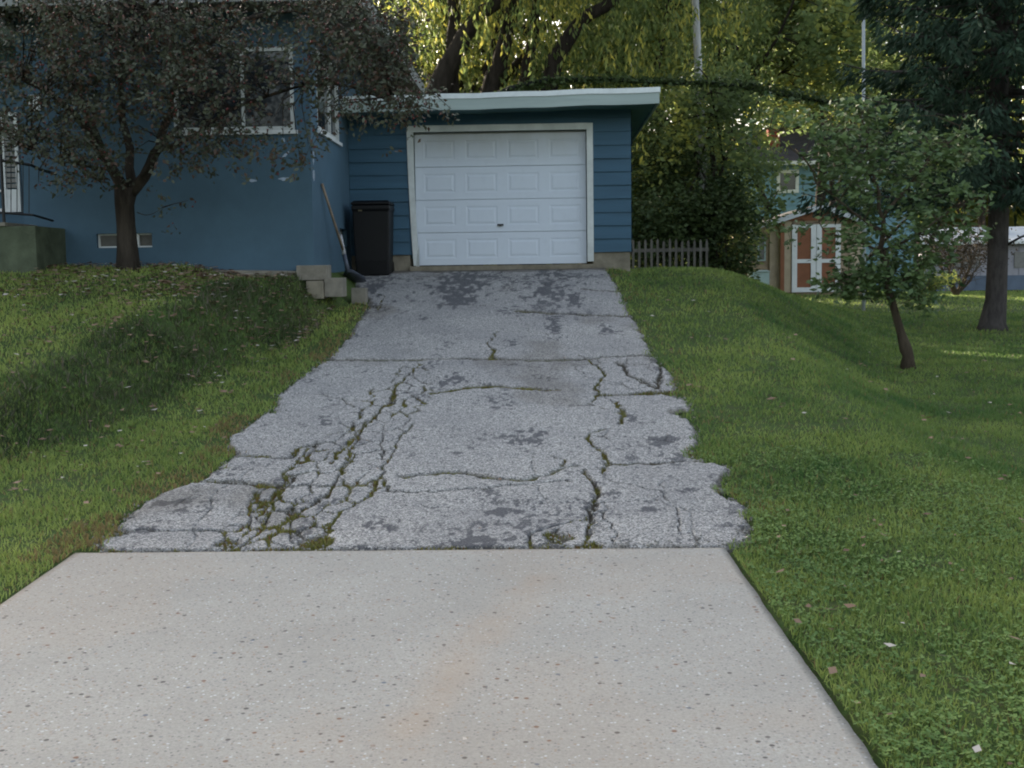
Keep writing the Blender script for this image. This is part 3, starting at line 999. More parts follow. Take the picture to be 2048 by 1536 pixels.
# orange leaves and bits on the driveway
pk = [(757, 942), (600, 922), (450, 885), (960, 1062), (985, 870), (770, 862), (1372, 1204), (1000, 965), (735, 890), (1130, 722), (700, 960), (1225, 1248), (1040, 902), (980, 1278), (620, 1280), (930, 1497), (305, 1200), (460, 560)]
pp = [PG(x, y, lambda a, b: float(zd(b)) if b > 7.1 else float(zc(b)) + .012) for x, y in pk]
X = np.array([p[0] for p in pp]); Y = np.array([p[1] for p in pp]); Z = np.array([p[2] for p in pp])
lf = leaf_litter('dry_leaves', X, Y, Z, rng.uniform(.012, .024, len(X)), MAT['fallen'])
tag(lf, kind='stuff', label='dead leaf bits lying on the asphalt and concrete')

# ------------------------------------------------------------------ houses
def holed(mb, u0, u1, v0, v1, holes, plane, c, depth, flip=1):
    """wall face in plane 'y' (u=x) or 'x' (u=y) at c, with holes whose reveals go `depth` inward"""
    us = sorted({u0, u1, *[h[0] for h in holes], *[h[1] for h in holes]})
    vs_ = sorted({v0, v1, *[h[2] for h in holes], *[h[3] for h in holes]})
    pt = (lambda u, v, d=0: (u, c + d, v)) if plane == 'y' else (lambda u, v, d=0: (c + d, u, v))
    for i in range(len(us) - 1):
        for j in range(len(vs_) - 1):
            uc, vc = (us[i] + us[i + 1]) / 2, (vs_[j] + vs_[j + 1]) / 2
            if any(h[0] < uc < h[1] and h[2] < vc < h[3] for h in holes):
                continue
            mb.add([pt(us[i], vs_[j]), pt(us[i + 1], vs_[j]), pt(us[i + 1], vs_[j + 1]), pt(us[i], vs_[j + 1])], [(0, 1, 2, 3)])
    for h in holes:
        q = [(h[0], h[2]), (h[1], h[2]), (h[1], h[3]), (h[0], h[3])]
        for k in range(4):
            a, b = q[k], q[(k + 1) % 4]
            mb.add([pt(*a), pt(*b), pt(*b, depth), pt(*a, depth)], [(0, 1, 2, 3)])


def win_frame(mb, plane, c, u0, u1, v0, v1, t=.06, th=.05, mull=(), hm=()):
    """frame boxes centred on plane c; outer extents given"""
    def bx(a0, a1, b0, b1, e=0):
        if plane == 'y': mb.box(a0, a1, c - th / 2 + e, c + th / 2 - e, b0, b1)
        else: mb.box(c - th / 2 + e, c + th / 2 - e, a0, a1, b0, b1)
    bx(u0, u0 + t, v0, v1); bx(u1 - t, u1, v0, v1)
    bx(u0 + t, u1 - t, v0, v0 + t); bx(u0 + t, u1 - t, v1 - t, v1)
    for m in mull: bx(m - t * .35, m + t * .35, v0 + t, v1 - t, .006)
    for m in hm: bx(u0 + t, u1 - t, m - t * .35, m + t * .35, .009)


# --- blue house
YF, XS = 16.9, -3.1
house = thing('blue_house', 'blue stucco house with corner windows behind the small tree', 'house', (-6, 20, 1.8))
XL = PY(46, 400, YF)[0]
zt = 5.2
fwn = (PY(346, 200, YF)[0], PY(588, 200, YF)[0], PY(480, 262, YF)[2], PY(500, 94, YF)[2])
bwn = (PY(193, 480, YF)[0], PY(304, 480, YF)[0], PY(250, 495, YF)[2], PY(250, 467, YF)[2])
swy = (PX(634, 200, XS)[1], PX(677, 200, XS)[1])
swn = (max(17.06, swy[0]), swy[1], PX(655, 271, XS)[2], PX(655, 118, XS)[2])
bvy = (PX(680, 480, XS)[1], PX(694, 480, XS)[1])
bsn = (bvy[0], bvy[1], PX(687, 492, XS)[2], PX(687, 458, XS)[2])
wm = MB()
holed(wm, XL, XS, 1.0, zt, [fwn, bwn], 'y', YF, .16)
holed(wm, YF, 24.2, .8, zt, [swn, bsn], 'x', XS, -.16)
wm.add([(XL, YF, 1), (XL, 24.2, 1), (XL, 24.2, zt), (XL, YF, zt)], [(0, 1, 2, 3)])
wm.add([(XL, 24.2, 1), (XS, 24.2, 1), (XS, 24.2, zt), (XL, 24.2, zt)], [(0, 1, 2, 3)])
# recessed entry wing on the left
wm.box(-12.5, XL - .004, YF + .9, 24.2, 1.0, zt)
wall = wm.build('wall', MAT['wall'], house)


def scuff(px, py, w2, h2, plane, ang=0, seed=0):
    r_ = random.Random(seed)
    pts = []
    for k in range(14):
        a = 2 * math.pi * k / 14
        rr_ = r_.uniform(.6, 1.1)
        u, v = math.cos(a) * w2 * rr_, math.sin(a) * h2 * rr_
        u, v = u * math.cos(ang) - v * math.sin(ang), u * math.sin(ang) + v * math.cos(ang)
        pts.append((u, v))
    mb = MB()
    if plane == 'y':
        c = PY(px, py, YF)
        mb.prism([(c[0] + u, c[2] + v) for u, v in pts], 'y', YF - .004, YF + .002)
    else:
        c = PX(px, py, XS)
        mb.prism([(c[1] + u, c[2] + v) for u, v in pts], 'x', XS + .004, XS - .002)
    return mb


MAT['scuff'] = simple('bare_pale_scuff', (.36, .42, .52), .85, .1, .35, 14, .3, .002)
for i, (px, py, a, b, pl, an) in enumerate(((505, 361, .06, .022, 'y', -.1), (568, 358, .085, .026, 'y', .0), (572, 309, .075, .020, 'y', .75), (566, 280, .03, .035, 'y', .2), (628, 350, .016, .10, 'y', 0), (627, 315, .010, .10, 'y', 0))):
    s = scuff(px, py, a, b, pl, an, i).build('paint_scuff', MAT['scuff'], wall)

mb = MB(); win_frame(mb, 'y', YF + .03, *fwn[:2], *fwn[2:], t=.055, th=.05, mull=[(fwn[0] + fwn[1]) / 2 + .12])
win = mb.build('window', MAT['trim'], house)
MB().box(fwn[0] + .06, fwn[1] - .06, YF + .05, YF + .06, fwn[2] + .06, fwn[3] - .06).build('pane', MAT['glass'], win)
MB().box(fwn[0] - .04, fwn[1] + .04, YF - .045, YF + .004, fwn[2] - .05, fwn[2] - .002).build('sill', MAT['white'], win)
mb = MB(); win_frame(mb, 'x', XS - .03, *swn, t=.06, th=.05, mull=[swn[0] + .62 * (swn[1] - swn[0])], hm=[])
win2 = mb.build('window', MAT['trim'], house)
MB().box(XS - .06, XS - .05, swn[0] + .06, swn[1] - .06, swn[2] + .06, swn[3] - .06).build('pane', MAT['glass'], win2)
MB().box(XS - .004, XS + .04, swn[0] - .03, swn[1] + .03, swn[2] - .05, swn[2] - .002).build('sill', MAT['white'], win2)
MB().box(XS + .002, XS + .035, swn[0] - .05, swn[1] + .06, swn[3] + .01, swn[3] + .06).build('drip_cap', MAT['iron'], win2)
# basement windows
mb = MB()
bw = (bwn[1] - bwn[0])
win_frame(mb, 'y', YF + .09, bwn[0], bwn[1], bwn[2], bwn[3], t=.02, th=.04, mull=())
for q_ in (.34, .68): mb.box(bwn[0] + bw * q_ , bwn[0] + bw * q_ + .045, YF + .06, YF + .105, bwn[2] + .02, bwn[3] - .02)
bwin = mb.build('basement_window', MAT['white'], house)
MAT['dull'] = simple('dusty_glass', (.10, .095, .085), .5, .4, .3, 5, 0)
MB().box(bwn[0] + .02, bwn[1] - .02, YF + .11, YF + .12, bwn[2] + .02, bwn[3] - .02).build('pane', MAT['dull'], bwin)
mb = MB(); win_frame(mb, 'x', XS - .10, bsn[0], bsn[1], bsn[2], bsn[3], t=.04, th=.04)
mb.box(XS - .12, XS - .08, bsn[0] + .04, (bsn[0] + bsn[1]) / 2, bsn[2] + .04, bsn[2] + .2)
bwin2 = mb.build('basement_window', MAT['white'], house)
MB().box(XS - .14, XS - .13, bsn[0], bsn[1], bsn[2], bsn[3]).build('pane', MAT['glass'], bwin2)
# roof: eave slab, fascia and shallow hip
XE = -2.32
rf = MB()
ex0, ex1, ey0, ey1 = -13.2, XE, 16.15, 24.9
rf.box(ex0, ex1, ey0, ey1, zt + .18, zt + .26)
rf.add([(ex0, ey0, zt + .262), (ex1, ey0, zt + .262), (ex1, ey1, zt + .262), (ex0, ey1, zt + .262), (-9, 20.5, 6.9), (-6, 20.5, 6.9)],
       [(0, 1, 5, 4), (1, 2, 5), (2, 3, 4, 5), (3, 0, 4)])
roof = rf.build('roof', MAT['roofing'], house)
MB().box(ex0 + .02, ex1 - .02, ey0 + .02, ey1 - .02, zt, zt + .06).build('soffit', MAT['soffit2'], roof)
fa = MB()
fa.box(ex1 - .02, ex1 + .03, ey0, ey1, zt - .03, zt + .178)
fa.box(ex0, ex1 - .022, ey0 - .03, ey0 + .018, zt - .03, zt + .178)
fa.box(ex0, ex1 - .022, ey1 - .018, ey1 + .03, zt - .03, zt + .178)
fa.build('fascia', MAT['gutter'], roof)
# eave trim line on the side wall (pale yellow strip)
MAT['cream'] = simple('cream_strip', (.42, .38, .26), .6, .3, .15, 4, .1, .002)
MB().box(XS + .002, XS + .03, YF + .05, 24.2, zt - .06, zt - .002).build('frieze', MAT['cream'], house)
# entry: white jalousie door
YD = YF + .9 - .03
dx0, dx1 = PY(8, 350, YD)[0], PY(40, 350, YD)[0]
dz0, dz1 = PY(25, 424, YD)[2], PY(25, 225, YD)[2]
dm = MB(); win_frame(dm, 'y', YD, dx0 - .55, dx1, dz0, dz1, t=.05, th=.05, hm=[dz0 + .30])
dm.box(dx0 - .02, dx0 + .03, YD - .024, YD + .024, dz0 + .05, dz1 - .05)
dm.box(dx0 + .03, dx1 - .05, YD - .015, YD + .015, dz0 + .05, dz0 + .29)
door = dm.build('door', MAT['white'], house)
lv = MB()
z_ = dz0 + .34
while z_ < dz1 - .08:
    lv.box(dx0 + .03, dx1 - .05, YD - .010, YD + .008, z_, z_ + .055); z_ += .075
MAT['louvre'] = simple('grey_louvre_glass', (.15, .145, .14), .3, .5, .2, 5, 0)
lv.build('louvre_glass', MAT['louvre'], door)
MB().box(-9.9, XL - .02, YF - .5, YF + .85, PY(15, 62, YF)[2] , PY(15, 55, YF)[2] + .09).build('porch_canopy', MAT['white'], house)
pw = PY(70, 200, YF)
MB().box(pw[0] - .07, pw[0] + .08, YF - .05, YF - .002, PY(70, 222, YF)[2], PY(70, 190, YF)[2]).build('wall_lamp', MAT['white'], house, bevel=.01)

# stoop with iron railing
YS = 15.9
stp = thing('porch_stoop', 'low mossy concrete stoop with white cap at the far left', 'stoop', (PY(20, 527, YS)[0], YS, 1.7))
s0, s1 = -10.5, PY(72, 490, YS)[0]
zs1 = PY(50, 452, YS)[2]
MB().box(s0, s1, YS, YF + .85, 1.35, zs1).build('base', MAT['stoop'], stp, bevel=.01)
MB().box(s0, PY(12, 450, YS)[0], YS - .03, YF + .8, zs1 + .002, zs1 + .05).build('cap', MAT['block'], stp, bevel=.006)
rl = thing('stair_railing', 'black iron railing on the stoop at the far left', 'railing', (PY(8, 440, YS)[0], YS, zs1))
yr = YS + .12
q = MB()
a, b = PY(8, 440, yr), PY(8, 225, yr)
q.tube([(a[0], yr, zs1 + .04), (a[0], yr, b[2])], .022, 6)
q.build('post', MAT['iron'], rl)
q = MB(); p1, p2 = PY(-60, 312, yr), PY(62, 330, yr)
q.tube([p1, p2, p2 + [.02, .25, -.04], p2 + [.04, .7, -.06]], .02, 6)
q.build('top_rail', MAT['iron'], rl)
q = MB(); p3, p4 = PY(-60, 421, yr), PY(66, 430, yr)
q.tube([p3, p4, p4 + [.02, .6, -.05]], .016, 6)
q.build('bottom_rail', MAT['iron'], rl)
for k_ in range(4):
    px_ = 22 + k_ * 12
    t1, t2 = PY(px_, 322 + k_ * 2, yr), PY(px_, 426, yr)
    MB().tube([t1, t2], .006, 5).build('baluster', MAT['iron'], rl)

# ledge and stepped blocks at the house corner
YB = YF - .35
l0, l1 = PY(425, 532, YB), PY(592, 543, YB)
led = MB()
led.add([(l0[0] - 2, YB, l0[2] - .35), (l1[0], YB, l1[2] - .45), (l1[0], YB, l1[2]), (l0[0] - 2, YB, l0[2] + .0),
         (l0[0] - 2, YF - .004, l0[2] - .35), (l1[0], YF - .004, l1[2] - .45), (l1[0], YF - .004, l1[2] + .01), (l0[0] - 2, YF - .004, l0[2] + .01)],
        [(0, 1, 2, 3), (7, 6, 5, 4), (3, 2, 6, 7), (1, 5, 6, 2), (0, 3, 7, 4), (0, 4, 5, 1)])
tag(led.build('wall_ledge', MAT['block'], bevel=.006), 'narrow concrete ledge along the foot of the blue front wall', 'ledge')


def blk(px0, py0, px1, py1, Y, dep, label, drop=.0, mat='block'):
    a, b = PY(px0, py0, Y), PY(px1, py1, Y)
    o = MB().box(a[0], b[0], Y, Y + dep, b[2] - drop, a[2]).build('concrete_block', MAT[mat], bevel=.008)
    tag(o, label, 'block', 'stepped concrete blocks at the house corner')


blk(592, 531, 655, 560, YB - .02, .32, 'topmost pale block of the steps at the house corner', 0)
blk(612, 562, 647, 590, YB - .10, .30, 'brown dirty block below the topmost step block', .05, 'found')
blk(648, 556, 685, 586, YB - .06, .36, 'middle pale block beside the foot of the shovel wall', .05)
blk(702, 576, 732, 607, PG(715, 607, zd_s)[1], .22, 'lowest pale block standing on the edge of the asphalt', .03)

# ------------------------------------------------------------------ garage
YG = 20.2
gar = thing('garage', 'blue lap sided garage with flat roof and white overhead door', 'garage', (-.8, YG, 1.76))
GX1 = PY(1261, 400, YG)[0]; GX0 = XS + .004
dX0, dX1 = PY(829, 400, YG)[0], PY(1174, 400, YG)[0]
dZ0, dZ1 = PY(1000, 529, YG)[2], PY(1000, 262, YG)[2]
zb = PY(1225, 504, YG)[2]
zr0 = PY(1318, 207, 19.4)[2]
# siding boards: each with its lap
def siding(mb, x0, x1, z0, z1, yb, step=.212, lap=.030, axis='y', sgn=-1, off=0):
    z = z0
    k = 0
    while z < z1 - .01:
        zt_ = min(z + step, z1)
        wv = .004 * math.sin(k * 2.3 + x0 * 5)
        pts = []
        n_ = max(2, int(abs(x1 - x0) / .25))
        vs_, fs_ = [], []
        for i in range(n_ + 1):
            x = x0 + (x1 - x0) * i / n_
            d = lap + .004 * math.sin(i * 1.7 + k) + wv
            za_ = z + .004 * math.sin(i * .9 + k * 1.3)
            if axis == 'y':
                vs_ += [(x, yb, za_), (x, yb + sgn * d, za_), (x, yb + sgn * .004, zt_ + .004)]
            else:
                vs_ += [(yb, x, za_), (yb + sgn * d, x, za_), (yb + sgn * .004, x, zt_ + .004)]
        for i in range(n_):
            o = i * 3
            fs_ += [(o, o + 3, o + 4, o + 1), (o + 1, o + 4, o + 5, o + 2)]
        mb.add(vs_, fs_)
        z += step; k += 1


TW = .10
gw = MB()
tz = zr0 + .1
gw.box(GX0, dX0 - TW * .5, YG, YG + .15, zb, tz); gw.box(dX1 + TW * .5, GX1, YG, YG + .15, zb, tz)
gw.box(dX0 - TW * .5, dX1 + TW * .5, YG, YG + .15, dZ1 + TW * .5, tz)
gw.box(GX1 - .15, GX1, YG + .152, 25.4, zb, tz); gw.box(GX0, GX1 - .152, 25.25, 25.4, zb, tz)
siding(gw, GX0, dX0 - TW + .01, zb, tz - .02, YG - .002)
siding(gw, dX1 + TW - .01, GX1 + .01, zb, tz - .02, YG - .002)
siding(gw, dX0 - TW, dX1 + TW, dZ1 + TW, tz - .02, YG - .003, step=.25)
siding(gw, YG, 25.4, zb, tz - .02, GX1 + .002, axis='x', sgn=1)
gw.build('wall', MAT['siding'], gar)
fd = MB()
fd.box(GX0, dX0 - TW * .9, YG + .01, YG + .2, 1.3, zb - .003)
fd.build('foundation', MAT['found'], gar, bevel=.004)
fd = MB(); fd.box(dX1 + TW * .9, GX1 - .01, YG + .01, YG + .2, 1.3, zb - .003)
fd.box(GX1 - .2, GX1 - .02, YG + .203, 25.3, 1.0, zb - .003)
fd.build('foundation', MAT['found'], gar, bevel=.004)
MB().box(dX0 - TW * .88, dX1 + TW * .88, YG - .09, 25.2, 1.3, dZ0 - .012).build('floor_slab', MAT['found'], gar, bevel=.006)
# trim round the door (left leg bowed and broken at the foot)
tr = MB()
tr.box(dX1, dX1 + TW, YG - .045, YG + .02, dZ0 + .03, dZ1)
tr.box(dX0 - TW, dX1 + TW, YG - .05, YG + .02, dZ1 + .001, dZ1 + TW)
tr.box(dX1 + .003, dX1 + .03, YG + .021, YG + .13, dZ0 + .03, dZ1)
tr.box(dX0 - .03, dX0 - .003, YG + .021, YG + .13, dZ0 + .1, dZ1)
hz = dZ1 - dZ0
pr = []
for k in range(9):
    f_ = k / 8
    sh = .05 * f_ ** 2
    pr.append((dX0 - TW + sh + .02 * f_, dX0 + sh * 1.1, dZ1 - f_ * (hz + .0)))
for k in range(8):
    a, b = pr[k], pr[k + 1]
    tr.add([(a[0], YG - .045, a[2]), (a[1], YG - .045, a[2]), (b[1], YG - .045, b[2]), (b[0], YG - .045, b[2]),
            (a[0], YG + .0, a[2]), (a[1], YG + .0, a[2]), (b[1], YG + .0, b[2]), (b[0], YG + .0, b[2])],
           [(0, 3, 2, 1), (0, 4, 7, 3), (1, 2, 6, 5)] + ([(3, 7, 6, 2)] if k == 7 else []))
tr.add([(pr[-1][0] + .03, YG - .04, dZ0), (pr[-1][1] + .01, YG - .07, dZ0 + .35), (pr[-1][1] + .012, YG - .07, dZ0 - .06), (pr[-1][1] - .02, YG - .06, dZ0 - .06)], [(0, 1, 2, 3)])
tr.build('door_frame', MAT['trim'], gar)
# the overhead door: four sections of four raised panels
gd = MB()
yd = YG + .10
sec = (dZ1 - .02 - dZ0) / 4
pw_ = (dX1 - dX0 - .02)
def rect(x0, x1, z0, z1, y): return [(x0, y, z0), (x1, y, z0), (x1, y, z1), (x0, y, z1)]
for s_ in range(4):
    z0, z1 = dZ0 + s_ * sec + .004, dZ0 + (s_ + 1) * sec - .004
    tip = .006 * (s_ % 2)
    xs_ = [dX0 + .01]
    pan = []
    for c_ in range(4):
        cw = pw_ / 4
        xa = dX0 + .01 + c_ * cw + cw * (.20 - .02 * c_)
        xb = xa + cw * .74
        pan.append((xa, xb))
    zA, zB = z0 + sec * .20, z1 - sec * .19
    holes = [(xa, xb, zA, zB) for xa, xb in pan]
    y_ = yd - tip
    tmp = MB(); holed(tmp, dX0 + .01, dX1 - .01, z0, z1, holes, 'y', y_, .0001)
    gd.add(tmp.v, tmp.f)
    for xa, xb in pan:
        g1, g2, g3 = .018, .034, .060
        r1 = rect(xa, xb, zA, zB, y_); r2 = rect(xa + g1, xb - g1, zA + g1, zB - g1, y_ + .0045)
        r3 = rect(xa + g2, xb - g2, zA + g2, zB - g2, y_ + .0045); r4 = rect(xa + g3, xb - g3, zA + g3, zB - g3, y_ - .002)
        vs_ = r1 + r2 + r3 + r4
        fs_ = []
        for o in (0, 4, 8):
            for k in range(4):
                fs_.append((o + k, o + (k + 1) % 4, o + 4 + (k + 1) % 4, o + 4 + k))
        fs_.append((12, 13, 14, 15))
        gd.add(vs_, fs_)
    # section edges
    gd.add([(dX0 + .01, y_, z0), (dX1 - .01, y_, z0), (dX1 - .01, y_ + .04, z0), (dX0 + .01, y_ + .04, z0)], [(0, 1, 2, 3)])
    gd.add([(dX0 + .01, y_, z1), (dX1 - .01, y_, z1), (dX1 - .01, y_ + .04, z1), (dX0 + .01, y_ + .04, z1)], [(0, 1, 2, 3)])
gd.box(dX0 + .01, dX1 - .01, yd + .03, yd + .05, dZ0 + .004, dZ1)
gdoor = gd.build('overhead_door', MAT['gdoor'], gar)
hp = PY(1001, 450, yd)
hm_ = MB().box(hp[0] - .05, hp[0] + .05, yd - .035, yd - .006, hp[2] - .012, hp[2] + .016)
hm_.box(hp[0] - .02, hp[0] + .02, yd - .05, yd - .036, hp[2] - .02, hp[2] + .004)
hm_.build('handle', MAT['iron'], gdoor, bevel=.004)
# roof slab with pale fascia
YFa = 19.4
fx0, fx1 = XS + .01, PY(1319, 200, YFa)[0]
zl0, zl1 = PY(702, 226, YFa)[2], PY(702, 195, YFa)[2]
zr1 = PY(1318, 176, YFa)[2]
YE = 25.9
def slab(mb, y0, y1, x0, x1, dzb=0, dzt=0, zb_=None, zt_=None):
    fz = lambda x, a, b: a + (b - a) * (x - fx0) / (fx1 - fx0)
    A = zl0 if zb_ is None else zb_[0]; B = zr0 if zb_ is None else zb_[1]
    C = zl1 if zt_ is None else zt_[0]; D = zr1 if zt_ is None else zt_[1]
    n_ = 14
    vs_, fs_ = [], []
    for i in range(n_ + 1):
        x = x0 + (x1 - x0) * i / n_
        wob = .006 * math.sin(i * 1.9) + .004 * math.sin(i * .7)
        lo, hi = fz(x, A, B) + dzb + wob, fz(x, C, D) + dzt + wob
        vs_ += [(x, y0, lo), (x, y0, hi), (x, y1, lo), (x, y1, hi)]
    for i in range(n_):
        o = i * 4
        fs_ += [(o, o + 4, o + 5, o + 1), (o + 2, o + 3, o + 7, o + 6), (o + 1, o + 5, o + 7, o + 3), (o, o + 2, o + 6, o + 4)]
    fs_ += [(0, 1, 3, 2), (n_ * 4, n_ * 4 + 2, n_ * 4 + 3, n_ * 4 + 1)]
    mb.add(vs_, fs_)
rfg = MB(); slab(rfg, YFa + .03, YE, fx0, fx1 - .03, .06, .005)
groof = rfg.build('roof', MAT['roofing'], gar)
fs = MB(); slab(fs, YFa, YFa + .028, fx0, fx1, 0, -.06)
n0 = len(fs.v)
zz0, zz1 = zr0, zr1 - .06
fs.box(fx1 - .028, fx1, YFa + .03, YE, zz0, zz1)
fs.build('fascia', MAT['fascia'], groof)
dr = MB(); slab(dr, YFa - .015, YFa + .05, fx0, fx1 + .012, 0, 0, zb_=(zl1 - .065, zr1 - .065), zt_=(zl1 + .012, zr1 + .012))
dr.box(fx1 - .02, fx1 + .014, YFa + .052, YE, zr1 - .065, zr1 + .012)
dr.build('drip_edge', MAT['drip'], groof)
sf = MB(); slab(sf, YFa + .03, YE, fx0, fx1 - .03, .03, 0, zt_=(zl0 + .056, zr0 + .056))
sf.build('soffit', MAT['soffit'], groof)

# wheeled bin
bp0, bp1 = PY(706, 541, 19.45), PY(783, 541, 19.45)
bz0 = float(zd(19.5)) + .0; bz1 = PY(745, 402, 19.45)[2]
bn = thing('wheeled_bin', 'black wheeled rubbish bin standing between house and garage door', 'bin', ((bp0[0] + bp1[0]) / 2, 19.7, bz0))
bxm = (bp0[0] + bp1[0]) / 2
hw = (bp1[0] - bp0[0]) / 2
bb = MB()
def fr(z, wdx, y0, y1): return [(bxm - wdx, y0, z), (bxm + wdx, y0, z), (bxm + wdx, y1, z), (bxm - wdx, y1, z)]
lv_ = [fr(bz0 + .02, hw * .84, 19.50, 19.95), fr(bz0 + .25, hw * .88, 19.47, 19.98), fr(bz1 - .16, hw * .96, 19.42, 20.02), fr(bz1 - .12, hw * 1.0, 19.40, 20.04), fr(bz1 - .06, hw * 1.0, 19.40, 20.04)]
vs_ = sum(lv_, []); fs_ = [(3, 2, 1, 0), tuple(16 + k for k in range(4))]
for i in range(4):
    for k in range(4): fs_.append((i * 4 + k, i * 4 + (k + 1) % 4, i * 4 + 4 + (k + 1) % 4, i * 4 + 4 + k))
bb.add(vs_, fs_); bb.build('body', MAT['bin'], bn, bevel=.02)
lm = MB(); lm.add(fr(bz1 - .055, hw * 1.0, 19.38, 20.06) + fr(bz1 - .02, hw * 1.0, 19.38, 20.06) + fr(bz1 + .01, hw * .88, 19.45, 20.0),
                  [(3, 2, 1, 0), (8, 9, 10, 11)] + [(i * 4 + k, i * 4 + (k + 1) % 4, i * 4 + 4 + (k + 1) % 4, i * 4 + 4 + k) for i in range(2) for k in range(4)])
lm.build('lid', MAT['bin'], bn, bevel=.012)
for s_ in (-1, 1):
    MB().tube([(bxm + s_ * hw * .80 - .025, 20.02, bz0 + .12), (bxm + s_ * hw * .80 + .025, 20.02, bz0 + .12)], .115, 14).build('wheel', MAT['bin'], bn)
MB().tube([(bxm - hw * .9, 20.04, bz1 - .10), (bxm - hw * .9, 20.12, bz1 - .06), (bxm + hw * .9, 20.12, bz1 - .06), (bxm + hw * .9, 20.04, bz1 - .10)], .014, 6).build('handle', MAT['bin'], bn)
lb = PY(720, 421, 19.39)
MAT['sticker'] = simple('faded_sticker', (.10, .085, .05), .6, .3, .3, 20, 0)
MB().box(lb[0] - .03, lb[0] + .03, 19.392, 19.398, lb[2] - .012, lb[2] + .012).build('sticker', MAT['sticker'], bn)

# shovel leaning on the side wall
t0 = PX(644, 368, XS + .02)
ft = PG(712, 566, zd_s)
ft = np.array([ft[0] - .06, ft[1], float(zd(ft[1]))])
sh = thing('snow_shovel', 'worn wooden handled shovel with dark blade leaning on the side wall', 'shovel', (ft[0], ft[1], ft[2]))
mid = PX(688, 505, XS + .20)
hd = MB(); hd.tube([t0, t0 * .6 + mid * .4, mid], [.019, .018, .021], 8)
hd.build('handle', MAT['wood'], sh, smooth=True)
MAT['tape'] = simple('pale_tape_wrap', (.42, .42, .44), .7, .2, .3, 18, .3, .002)
sk = MB(); m2 = PX(684, 488, XS + .18); m3 = PX(681, 470, XS + .165)
sk.tube([m3, m2, mid + [0, 0, -.02]], [.024, .028, .034], 8)
sk.build('socket', MAT['tape'], sh, smooth=True)
b0 = mid + np.array([0, 0, -.02]); b1 = PX(697, 545, XS + .26)
sk = MB(); sk.tube([b0, b0 * .5 + b1 * .5, b1], [.032, .030, .034], 8); sk.build('shank', MAT['shovel'], sh, smooth=True)
sb = MB()
rows = []
cl_, cr_ = ft + [-.10, .0, .0], ft + [.22, -.05, 0]
for i in range(6):
    f_ = i / 5
    c_ = b1 * (1 - f_) + (ft + [.06, -.1, .0]) * f_
    wid = .05 + .15 * min(1, f_ * 1.6)
    row = []
    for j in range(7):
        g_ = j / 6 * 2 - 1
        row.append(c_ + np.array([g_ * wid * .9, -.25 * g_ * wid + .05 * (g_ * g_) - .03, .02 * (1 - f_) + .02 * g_ * g_]))
    rows.append(row)
vs_ = [p for r_ in rows for p in r_]; vs_ += [p + np.array([0, .006, .008]) for p in vs_]
fs_ = []
for i in range(5):
    for j in range(6):
        a = i * 7 + j
        fs_ += [(a, a + 1, a + 8, a + 7), (a + 42, a + 49, a + 50, a + 43)]
for j in range(6): fs_ += [(35 + j, 36 + j, 78 + j, 77 + j), (j, j + 42, j + 43, j + 1)]
for i in range(5): fs_ += [(i * 7, i * 7 + 7, i * 7 + 49, i * 7 + 42), (i * 7 + 6, i * 7 + 48, i * 7 + 55, i * 7 + 13)]
sb.add(vs_, fs_); sb.build('blade', MAT['shovel'], sh, smooth=True)

# ------------------------------------------------------------------ trees
def leaves_mesh(name, C, size, mat, parent, aspect=.5, droop=.3, along=None, rnd=None, sizevar=.35):
    """C: n x 3 leaf positions; each leaf is a bent rhombus"""
    n = len(C)
    d = rng.normal(0, 1, (n, 3)); d[:, 2] = d[:, 2] * .5 - droop
    if along is not None:
        d = d * .5 + along * 1.2
    d /= np.linalg.norm(d, axis=1)[:, None] + 1e-9
    s = rng.normal(0, 1, (n, 3)); s -= d * (s * d).sum(1)[:, None]
    s /= np.linalg.norm(s, axis=1)[:, None] + 1e-9
    nn = np.cross(d, s)
    L_ = size * rng.uniform(1 - sizevar, 1 + sizevar, n)[:, None]
    W_ = L_ * aspect * .5
    P0 = C; P2 = C + d * L_ - nn * L_ * .08
    P1 = C + d * L_ * .45 + s * W_ + nn * L_ * .05
    P3 = C + d * L_ * .45 - s * W_ + nn * L_ * .05
    V = np.stack([P0, P1, P2, P3], 1).reshape(-1, 3)
    if rnd is None: rnd = rng.uniform(0, 1, n)
    return np_mesh(name, V, np.arange(4 * n).reshape(-1, 4), mat, parent=parent, attrs={'rnd': np.repeat(rnd, 4)})


def blob_points(blobs, n_clump, per, spread, Yf):
    """leaf clump centres inside picked blobs (px, py, rx, ry, Y, dY, weight), then leaves round short twigs"""
    ws = np.array([b[6] * b[2] * b[3] for b in blobs], float); ws /= ws.sum()
    k = rng.choice(len(blobs), n_clump, p=ws)
    Cs, Ds = [], []
    for i in k:
        px, py, rx, ry, Y, dY, _ = blobs[i]
        a = rng.uniform(0, 6.28); r = math.sqrt(rng.uniform(0, 1))
        c = PY(px + math.cos(a) * r * rx, py + math.sin(a) * r * ry, Y + rng.uniform(-dY, dY))
        Cs.append(c)
    return np.array(Cs)


def twig_leaves(Cs, per, length, spread, gravity=.5):
    """leaves along short drooping twigs that start at the clump centres"""
    n = len(Cs)
    d = rng.normal(0, 1, (n, 3)); d[:, 2] = np.abs(d[:, 2]) * .3 - gravity
    d /= np.linalg.norm(d, axis=1)[:, None]
    t = rng.uniform(0, 1, (n, per))
    ln = length * rng.uniform(.5, 1.2, n)
    P = Cs[:, None, :] + d[:, None, :] * (t * ln[:, None])[..., None] + rng.normal(0, spread, (n, per, 3))
    D = np.repeat(d[:, None, :], per, 1)
    return P.reshape(-1, 3), D.reshape(-1, 3), d, ln


